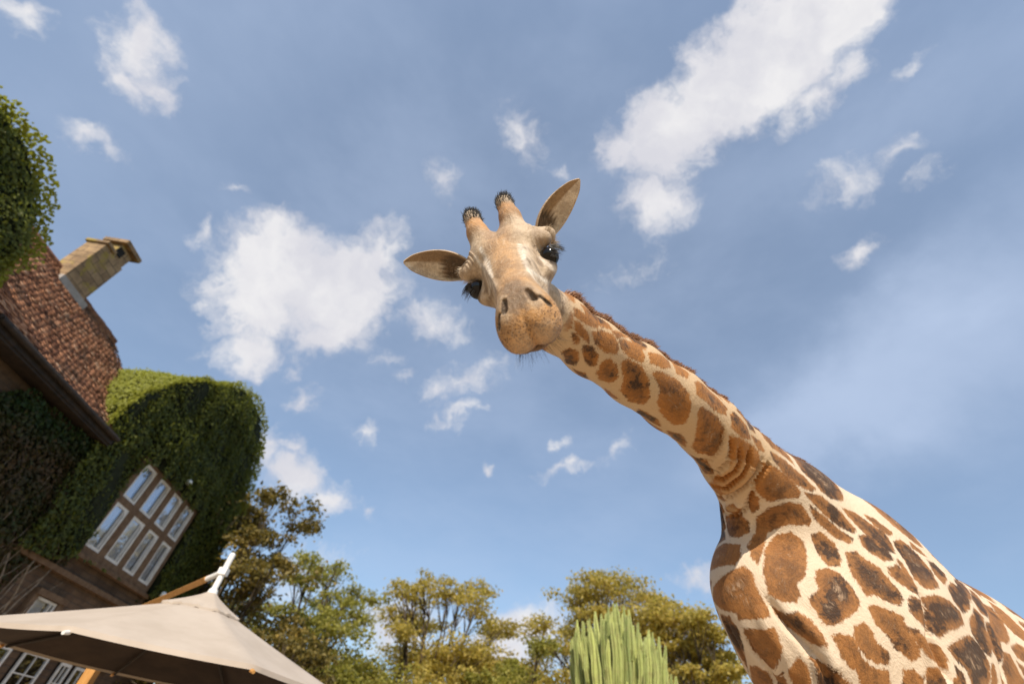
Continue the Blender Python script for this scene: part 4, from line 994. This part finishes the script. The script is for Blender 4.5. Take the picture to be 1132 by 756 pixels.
def ivy_block(name, poly, top, xw, depth, thick, dens, size, label, hole=None, back=True, dry_fn=None, grp='ivy covering the house', wallonly=False, dens_top=None):
    root = empty(name, (xw, poly[0][0], 0)); tag(root, label, 'ivy', grp); inv = Matrix.Translation((-xw, -poly[0][0], 0))
    ys = [p[0] for p in poly]; zs = [p[1] for p in poly]; A = (max(ys)-min(ys))*(max(zs)-min(zs)); n = int(A*dens)
    y = RNG.uniform(min(ys), max(ys), n); z = RNG.uniform(min(zs), max(zs), n); k = in_poly(y, z, poly)
    if hole is not None:
        for (a, b, c, d) in hole:
            j = .16*np.sin(y*7)+.12*np.sin(z*9+1); k &= ~((y > a+j) & (y < b+j) & (z > c+j) & (z < d+j))
    y, z = y[k], z[k]; de = edge_dist(y, z, top, False)
    q = np.stack([y*0, y, z], 1)
    x = xw+thick*(1-np.exp(-de/.35))+.16*fnoise(q, 1.1)+.08*fnoise(q, 3.1, 2)+RNG.normal(size=len(y))*.05
    P = [np.stack([x, y, z], 1)]; N = [np.tile([1., 0, .25], (len(y), 1))]
    if not wallonly:
        # over the top: ribbons following the outline, going back over the roof
        T = np.array(top); e = T[1:]-T[:-1]; L = np.linalg.norm(e, axis=1); n2 = int(L.sum()*depth*(dens_top or dens))
        i = RNG.choice(len(L), n2, p=L/L.sum()); u = RNG.random(n2)[:, None]; p = T[i]+e[i]*u; nn = np.stack([-e[i][:, 1], e[i][:, 0]], 1)/L[i][:, None]
        dpt = RNG.random(n2)*depth; off = .10*fnoise(np.stack([dpt, p[:, 0], p[:, 1]], 1), 2.2, 3)+.06*fnoise(np.stack([dpt, p[:, 0], p[:, 1]], 1), 6, 5)+RNG.normal(size=n2)*.05+.02-.18*np.exp(-dpt/.3)
        p = p+nn*off[:, None]
        P.append(np.stack([xw+thick-dpt, p[:, 0], p[:, 1]], 1)); N.append(np.stack([np.exp(-dpt/.3), nn[:, 0], nn[:, 1]], 1))
        # shoots that stand out of the outline
        n3 = int(L.sum()*90); i = RNG.choice(len(L), n3, p=L/L.sum()); u = RNG.random(n3)[:, None]; p = T[i]+e[i]*u; nn3 = np.stack([-e[i][:, 1], e[i][:, 0]], 1)/L[i][:, None]
        p = p+nn3*np.abs(RNG.normal(size=(n3, 1)))*.17
        P.append(np.stack([xw+thick-RNG.random(n3)*depth*.7, p[:, 0], p[:, 1]], 1)); N.append(np.stack([RNG.normal(size=n3)*.5, nn3[:, 0], nn3[:, 1]], 1))
    P = np.concatenate(P); N = np.concatenate(N)
    dry = dry_fn(P) if dry_fn else np.clip(RNG.normal(size=len(P))*.12, 0, .5)
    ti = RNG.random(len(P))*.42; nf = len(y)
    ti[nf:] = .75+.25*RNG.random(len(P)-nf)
    ti[:nf] += .5*np.exp(-de/.5)  # lighter towards the top edge, sunlight painted into the tint
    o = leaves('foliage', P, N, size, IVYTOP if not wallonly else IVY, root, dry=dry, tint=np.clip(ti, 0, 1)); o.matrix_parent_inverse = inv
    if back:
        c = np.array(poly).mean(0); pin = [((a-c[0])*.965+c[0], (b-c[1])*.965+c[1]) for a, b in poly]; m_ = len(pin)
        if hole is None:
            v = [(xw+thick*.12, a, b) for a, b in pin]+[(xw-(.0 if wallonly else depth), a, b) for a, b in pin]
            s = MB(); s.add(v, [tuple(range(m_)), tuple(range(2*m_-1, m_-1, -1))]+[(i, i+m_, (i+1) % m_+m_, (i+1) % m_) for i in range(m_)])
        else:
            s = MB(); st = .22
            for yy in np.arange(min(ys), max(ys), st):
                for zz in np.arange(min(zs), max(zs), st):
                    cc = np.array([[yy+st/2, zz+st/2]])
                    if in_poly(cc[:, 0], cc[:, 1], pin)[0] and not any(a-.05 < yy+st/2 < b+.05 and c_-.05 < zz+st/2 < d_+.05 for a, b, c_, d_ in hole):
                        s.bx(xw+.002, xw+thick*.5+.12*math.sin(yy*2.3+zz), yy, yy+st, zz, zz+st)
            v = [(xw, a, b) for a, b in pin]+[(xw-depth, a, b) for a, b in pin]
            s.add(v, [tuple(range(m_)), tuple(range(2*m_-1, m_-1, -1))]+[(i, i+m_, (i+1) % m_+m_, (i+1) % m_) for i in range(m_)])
        b = s.build('stems', IVYBACK, root); b.matrix_parent_inverse = inv  # not real stems: dark slab added behind the leaves, coloured as their shade
    return root
topR = [(22.5, 9.5), (22.1, 11.0), (21.2, 12.3), (20.1, 13.1), (18.8, 13.45), (17.5, 13.2), (16.3, 12.6), (15.0, 11.7), (13.9, 10.7), (13.0, 9.6), (12.7, 8.7), (12.65, 7.9)]
polyR = topR+[(12.9, 8.0), (12.7, 7.0), (13.0, 4.6), (14.3, 4.7), (15.2, 5.0), (20.0, 5.15), (20.3, 3.6), (21.5, 3.0), (22.0, 4.6), (22.5, 7.5)]
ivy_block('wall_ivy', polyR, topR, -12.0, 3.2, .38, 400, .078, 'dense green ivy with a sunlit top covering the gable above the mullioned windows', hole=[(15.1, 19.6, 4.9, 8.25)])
topL = [(7.35, 8.3), (7.4, 9.2), (6.85, 10.0), (6.2, 10.6), (5.4, 10.95), (4.6, 10.9), (3.9, 10.5), (2.6, 9.6), (1.5, 8.9), (.4, 8.2)]
polyL = topL+[(.4, 3.0), (7.3, 3.0), (7.4, 6.0)]
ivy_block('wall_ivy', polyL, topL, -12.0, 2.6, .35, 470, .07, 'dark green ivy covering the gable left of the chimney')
polyC = [(8.3, 7.0), (9.0, 6.1), (9.7, 6.9), (10.2, 7.45), (12.9, 7.5), (13.3, 7.0), (15.1, 6.9), (15.2, 4.8), (14.3, 4.4), (13.8, 3.2), (12.0, 2.4), (8.2, 2.2)]
def dryc(P):
    k = np.clip((6.9-P[:, 2]+.5*fnoise(P, .9)+.35*np.clip(13.5-P[:, 1], -1, 1))/1.0, 0, 1); k = k*np.clip(.75+.5*fnoise(P, 1.7, 3), 0, 1); return np.clip(k+RNG.normal(size=len(P))*.2, 0, 1)
ivy_block('wall_ivy', polyC, [(8.2, 2.2), (8.3, 7.0)], -12.2, 0, .30, 420, .08, 'patchy ivy turning brown below the dark eaves of the tiled roof', dry_fn=dryc, wallonly=True)
# bare creeper stems lower on the wall
s = MB()
for k in range(46):
    y = random.uniform(8.5, 14.5); z = random.uniform(1.8, 3.5); pts = [(-11.88, y, z)]
    dy = random.uniform(-.5, .7)
    for j in range(9):
        y += dy*.22+random.gauss(0, .10); z += random.uniform(.18, .42); pts.append((-11.84+random.uniform(-.04, .08), y, z))
    s.tube(pts, [random.uniform(.010, .028)*(1-j/11) for j in range(10)], 5)
o = s.build('creeper_stems', mat_var('creeper_bark', (.16, .12, .08), (.34, .27, .20), 9), None); tag(o, 'bare grey creeper stems running over the brown ivy on the wall', 'creeper stems')

# ================================================================== PARASOL
CANVAS, t, bs = new_mat('beige_canvas'); v = t.coord(); n = t.noise(v, 2.5, 4); c = t.mix(t.ss(n, .3, .7), rgb(.42, .345, .275), rgb(.48, .40, .325)); t.put(bs.inputs['Base Color'], c); bs.inputs['Roughness'].default_value = .85
t.put(bs.inputs['Normal'], t.bump(t.noise(v, 400, 2), .12, .002)); tl = t.node('ShaderNodeBsdfTranslucent'); t.put(tl.inputs[0], rgb(.5, .30, .18)); mx = t.node('ShaderNodeMixShader'); mx.inputs[0].default_value = .06
t.put(mx.inputs[1], bs.outputs[0]); t.put(mx.inputs[2], tl.outputs[0]); t.put(CANVAS.node_tree.nodes['Material Output'].inputs[0], mx.outputs[0])
WOOD = mat_var('oiled_wood', (.42, .20, .055), (.56, .29, .09), 5, .5, .2, .005, 60, stretch=(8, 8, 1)); UNDERSHADE = mat_var('underside_shade', (.030, .018, .012), (.045, .028, .018), 4, .9)
PX, PY, PZ = -3.53, 7.18, 3.0
um = empty('cantilever_parasol', (PX, PY, 0)); tag(um, 'beige canvas cantilever parasol with a white top post and wooden arm', 'parasol')
RIM, RZ = 2.10, -.79
def canopy_z(r, R0=RIM): q = r/R0; return RZ*(q**.86)
na, nr = 96, 22; V = []
def oct_r(a): k = (a/(PI/4)) % 1; th = (k-.5)*PI/4; return math.cos(PI/8)/math.cos(th)
for i in range(nr+1):
    for j in range(na):
        a = 2*PI*j/na; q = i/nr; R_ = RIM*q*oct_r(a); kk = abs(((a/(PI/4)) % 1)-.5)*2
        sag = -.018*q*(1-kk**2)*(1-.3*q)
        V.append((R_*math.cos(a), R_*math.sin(a), PZ+RZ*(q**.93)+sag))
Fc = [(i*na+j, i*na+(j+1) % na, (i+1)*na+(j+1) % na, (i+1)*na+j) for i in range(nr) for j in range(na)]
s = MB(); s.add(V, Fc)
V2 = []
for j in range(na): x, y, z = V[nr*na+j]; V2 += [(x, y, z), (x*1.004, y*1.004, z-.045)]
s.add(V2, [(2*j, 2*((j+1) % na), 2*((j+1) % na)+1, 2*j+1) for j in range(na)])
s.build('canopy', CANVAS, um, smooth=True)
s = MB(); s.add([(x*.985, y*.985, z-.02-.0) for x, y, z in V], Fc); s.build('shade_underside', UNDERSHADE, um)  # dark sheet added to paint in the shade under the canopy
s = MB(); V3 = []                                              # the vent cap with its scalloped edge
for i in range(7):
    for j in range(96):
        a = 2*PI*j/96; q = i/6; R_ = .06+(.52*oct_r(a)-.06)*q; z = PZ+.055-(.245)*(q**.85)+((.008*math.sin(a*13)+.006*math.sin(a*29+1))*q**4); V3.append((R_*math.cos(a), R_*math.sin(a), z))
s.add(V3, [(i*96+j, i*96+(j+1) % 96, (i+1)*96+(j+1) % 96, (i+1)*96+j) for i in range(6) for j in range(96)])
s.add([(x, y, z-.03) for x, y, z in V3[-96:]]+V3[-96:], [(j, (j+1) % 96, 96+(j+1) % 96, 96+j) for j in range(96)])
s.build('vent_cap', CANVAS, um, smooth=True)
PW = mat_var('white_post_paint', (.70, .68, .64), (.80, .78, .74), 6, .45, .1)
s = MB(); s.tube([(0, 0, PZ-.05), (.0, 0, PZ+.56)], .040, 16); s.tube([(0, 0, PZ+.02), (0, 0, PZ+.10)], [.075, .055], 16); s.tube([(0, 0, PZ+.56), (0, 0, PZ+.585)], [.040, .025], 16); s.build('top_post', PW, um, smooth=False)
mvec = np.array([-5.25-PX, 8.55-PY]); 
s = MB(); A0 = np.array([0, 0, PZ+.33]); A1 = np.array([mvec[0], mvec[1], PZ-.10]); ad = A1-A0
s.tube([A0+ad*.16, A1], .055, 4); s.build('arm', WOOD, um)
s = MB(); s.tube([A0, A0+ad*.17], .038, 8); s.box(A0+ad*.0, (.115, .115, .09)); s.build('bracket', PW, um, bevel=.008)
s = MB(); s.box((mvec[0], mvec[1], 1.46), (.14, .14, 2.9)); s.build('mast', WOOD, um, bevel=.01)
s = MB(); s.box((mvec[0], mvec[1], .035), (1.0, 1.0, .06)); s.build('base_plate', TRIM, um, bevel=.01)
for k in range(8):
    a = 2*PI*k/8; s = MB(); s.tube([(.1*math.cos(a), .1*math.sin(a), PZ-.14), (RIM*.97*math.cos(a), RIM*.97*math.sin(a), PZ+RZ-.045)], .018, 6); rb = s.build('rib', TRIM, um)
    s = MB(); s.tube([(RIM*.99*math.cos(a), RIM*.99*math.sin(a), PZ+RZ-.045), (RIM*1.025*math.cos(a), RIM*1.025*math.sin(a), PZ+RZ-.062)], [.020, .016], 10); s.build('rib_tip', PW if k in (6, 5) else WOOD, rb)
# ================================================================== TREES
BARK = mat_var('tree_bark', (.055, .040, .028), (.12, .09, .06), 3, .95, .6, .04, 12)
TL_GOLD = leaf_material('gold_green_leaf', (.20, .17, .04), (.58, .46, .12), (.52, .33, .09), .5)
TL_GREEN = leaf_material('mid_green_leaf', (.12, .13, .03), (.42, .39, .09), (.44, .31, .07), .5)
TL_DARK = leaf_material('shaded_leaf', (.035, .04, .012), (.28, .21, .055), (.42, .27, .06), .4)
def polar(az, dist): a = math.radians(az); return np.array([math.sin(a)*dist, math.cos(a)*dist, 0.])
def tree(name, label, az, dist, height, radius, mat, nleaf, base_frac=.42, pads=34, flat=.33, size=.16, seed=1, squash=.75, lean=0., grp='trees beyond the forecourt', cat='tree'):
    rs = random.Random(seed); o = polar(az, dist); root = empty(name, tuple(o)); tag(root, label, cat, grp)
    bh = height*base_frac; ch = height-bh; c = np.array([lean, 0, bh])
    centers = []
    for k in range(pads*6):
        if len(centers) >= pads: break
        u = rs.uniform(0, 2*PI); q = rs.random()**.55; e = rs.random()
        r = radius*q*math.sqrt(max(.05, 1-(e*.95)**2)); z = bh+ch*(.05+.90*e)
        p = np.array([lean*e+r*math.cos(u), r*math.sin(u), z]); sz = radius*rs.uniform(.16, .34)*(1.1-.35*e)
        if all(np.linalg.norm((p-a)*np.array([1, 1, 2.0])) > (sz+b)*.55 for a, b in centers): centers.append((p, sz))
    # trunk and limbs
    s = MB(); tr0 = radius*.045+.10; fork = np.array([lean*.3, 0, bh*.55])
    tk = [np.zeros(3)-np.array([0, 0, .1]), np.array([rs.gauss(0, .1), rs.gauss(0, .1), bh*.28]), fork]; s.tube(tk, [tr0*1.35, tr0, tr0*.85], 10)
    for p, sz in centers:
        a = fork+np.array([0, 0, rs.uniform(-.1, .25)*bh*.5]); mid = a*.5+p*.5+np.array([rs.gauss(0, .3), rs.gauss(0, .3), -abs(p[2]-a[2])*.12]); m2 = a*.2+p*.8+np.array([rs.gauss(0, .2), rs.gauss(0, .2), -.25])
        r0 = tr0*rs.uniform(.25, .5); s.tube([a, a*.7+mid*.3+np.array([rs.gauss(0, .1), rs.gauss(0, .1), .1]), mid, m2, p], [r0, r0*.8, r0*.55, r0*.35, r0*.15], 6)
        for t_ in range(5):
            q_ = p+np.array([rs.gauss(0, 1)*sz*.6, rs.gauss(0, 1)*sz*.6, rs.gauss(0, .3)*sz*flat]); s.tube([m2, (m2+q_)/2+np.array([0, 0, .08]), q_], [r0*.22, r0*.16, .008], 4)
    s.build('trunk', BARK, root, smooth=True)
    P = []; N = []; tot = sum(sz**2 for _, sz in centers)
    for p, sz in centers:
        n = int(nleaf*sz*sz/tot); sub = rs.randint(7, 12)
        sc = RNG.normal(size=(sub, 3))*np.array([sz*.55, sz*.55, sz*flat*.55]); ci = RNG.integers(0, sub, n)
        off = RNG.normal(size=(n, 3))*np.array([sz*.25, sz*.25, sz*flat*.34]); P.append(p+sc[ci]+off); N.append(off/sz+np.array([0, 0, .8]))
    P = np.concatenate(P); N = np.concatenate(N)
    dry = np.clip(.25*fnoise(P, 1.3, seed)+RNG.normal(size=len(P))*.2, 0, 1)
    leaves('crown', P, N, size, mat, root, droop=.1, wild=1.1, dry=dry)
    return root
tree('tall_tree', 'tallest dark leaved tree directly right of the ivy gable and behind the parasol', -26, 27, 12.0, 4.3, TL_DARK, 21000, .15, 46, .42, .14, 3, )
tree('spreading_tree', 'open crowned tree with sky showing between its limbs, right of the dark tree', -15.5, 33, 11.0, 4.6, TL_GREEN, 15000, .38, 36, .30, .13, 47)
tree('spreading_tree', 'broad yellow green flat topped tree near the middle of the photo', -2.5, 36, 12.0, 6.6, TL_GOLD, 27000, .36, 44, .26, .14, 8)
tree('round_tree', 'low rounded green tree just left of the cactus tree', 6.5, 30, 7.9, 3.6, TL_GREEN, 16000, .25, 26, .4, .13, 12)
tree('spreading_tree', 'big golden brown flat topped tree behind the cactus tree', 16.0, 38, 14.2, 7.6, TL_GOLD, 34000, .42, 52, .28, .15, 16)
tree('round_tree', 'golden tree standing right behind the chest of the giraffe', 24.5, 32, 10.6, 4.2, TL_GOLD, 20000, .2, 34, .35, .14, 21)
tree('round_tree', 'low dark tree behind the right edge of the parasol', -17.5, 24, 5.6, 3.4, TL_DARK, 12000, .15, 24, .4, .12, 25)
tree('round_tree', 'low green tree below the broad yellow green tree', -6, 28, 6.2, 3.6, TL_GREEN, 12000, .15, 24, .4, .12, 28)
tree('round_tree', 'low tree filling the gap right of the cactus tree', 20, 24, 5.9, 2.8, TL_DARK, 9000, .15, 20, .4, .12, 31)

# ================================================================== CACTUS TREE
EU, t, bs = new_mat('cactus_skin'); v = t.coord(); tv = t.attr('tint'); s_ = t.node('ShaderNodeSeparateXYZ'); t.put(s_.inputs[0], v)
n = t.noise(v, 9, 4); c = t.mix(tv, rgb(.17, .21, .05), rgb(.46, .50, .15)); c = t.mix(t.ss(n, .45, .75, 0, .5), c, rgb(.30, .26, .10))
hgt = t.ss(t.math('ADD', s_.outputs[2], t.math('MULTIPLY', t.noise(v, 3, 3), .8)), 2.6, 3.5, 1., 0.); c = t.mix(t.math('MULTIPLY', hgt, .75), c, rgb(.24, .16, .09)); t.put(bs.inputs['Base Color'], c); bs.inputs['Roughness'].default_value = .55
c = t.mix(t.ss(t.noise(v, 38, 4, .7), .52, .68, 0, .55), c, rgb(.30, .23, .12)); t.put(bs.inputs['Base Color'], c)
t.put(bs.inputs['Normal'], t.bump(t.noise(v, 26, 5, .7), .7, .03))
eo = polar(16.9, 11.2); root = empty('cactus_tree', tuple(eo)); tag(root, 'candelabra cactus tree with many upright pale green ribbed stems', 'cactus tree')
V = []; F_ = []; T = []; rs = random.Random(4)
def ribbed(pts, rad, tint, ribs=5):
    n = ribs*2; pts = [np.array(p) for p in pts]; b = len(V); m_ = len(pts)
    for i, p in enumerate(pts):
        tg = unit(pts[min(i+1, m_-1)]-pts[max(i-1, 0)]); X_ = unit(np.cross(tg, [.2, 1., .1])); Y_ = np.cross(tg, X_)
        for k in range(n):
            r_ = rad[i]*(1.0 if k % 2 == 0 else .36); a = 2*PI*k/n; V.append(p+r_*(X_*math.cos(a)+Y_*math.sin(a))); T.append(tint)
    for i in range(m_-1):
        for k in range(n): F_.append((b+i*n+k, b+i*n+(k+1) % n, b+(i+1)*n+(k+1) % n, b+(i+1)*n+k))
    F_.append(tuple(b+(m_-1)*n+k for k in range(n)))
right = unit(np.array([math.cos(math.radians(17.3)), -math.sin(math.radians(17.3)), 0])); fwd = np.array([-right[1], right[0], 0])
for k in range(150):
    a = rs.uniform(0, 2*PI); q = math.sqrt(rs.random()); R_ = 1.08*q; tip = right*R_*math.cos(a)+fwd*R_*math.sin(a)
    top = 4.60-.50*q**3.5-.22*max(0, math.cos(a))*q*1.6+rs.uniform(-.45, .10); low = rs.uniform(1.5, 2.7) if k % 3 else 1.2
    bx = tip*(.25+.16*low); pts = []
    for i in range(12):
        u = i/11; z = low+(top-low)*u; w_ = u**.62; p = bx*(1-w_)+tip*w_; pts.append(np.array([p[0]+.012*math.sin(z*7+k), p[1]+.012*math.cos(z*6+k), z]))
    rd = rs.uniform(.036, .054); rad = [rd*(.75+.25*min(1, i/3))*(1+.10*math.sin(i*2.1+k)) for i in range(12)]; rad[-1] = rd*.35; rad[-2] *= .92
    ribbed(pts, rad, rs.random(), 4 if k % 2 else 5)
    if rs.random() < .6:
        i = rs.randint(4, 8); p = pts[i]; d_ = unit(np.array([rs.gauss(0, 1), rs.gauss(0, 1), 0])); h_ = rs.uniform(.35, .8)
        ribbed([p, p+d_*.10+np.array([0, 0, .05]), p+d_*.15+np.array([0, 0, .2]), p+d_*.155+np.array([0, 0, h_*.6]), p+d_*.15+np.array([0, 0, h_])], [rd*.6, rd*.8, rd*.85, rd*.8, rd*.3], rs.random(), 4)
me = bpy.data.meshes.new('stems'); me.from_pydata([tuple(v) for v in V], [], F_); me.update(); add_attr(me, 'tint', T); link_mesh('stems', me, EU, root)
s = MB(); s.tube([(0, 0, -.05), (.02, 0, .8), (0, .02, 1.3)], [.28, .22, .2], 12)
for k in range(26):
    a = rs.uniform(0, 2*PI); R_ = rs.uniform(.15, .62); p = right*R_*math.cos(a)+fwd*R_*math.sin(a); s.tube([(0, 0, .9+rs.random()*.3), tuple(p*.45+np.array([0, 0, 1.25])), tuple(p+np.array([0, 0, 1.9+rs.random()*.4]))], [.09, .07, .05], 6)
s.build('trunk', BARK, root, smooth=True)
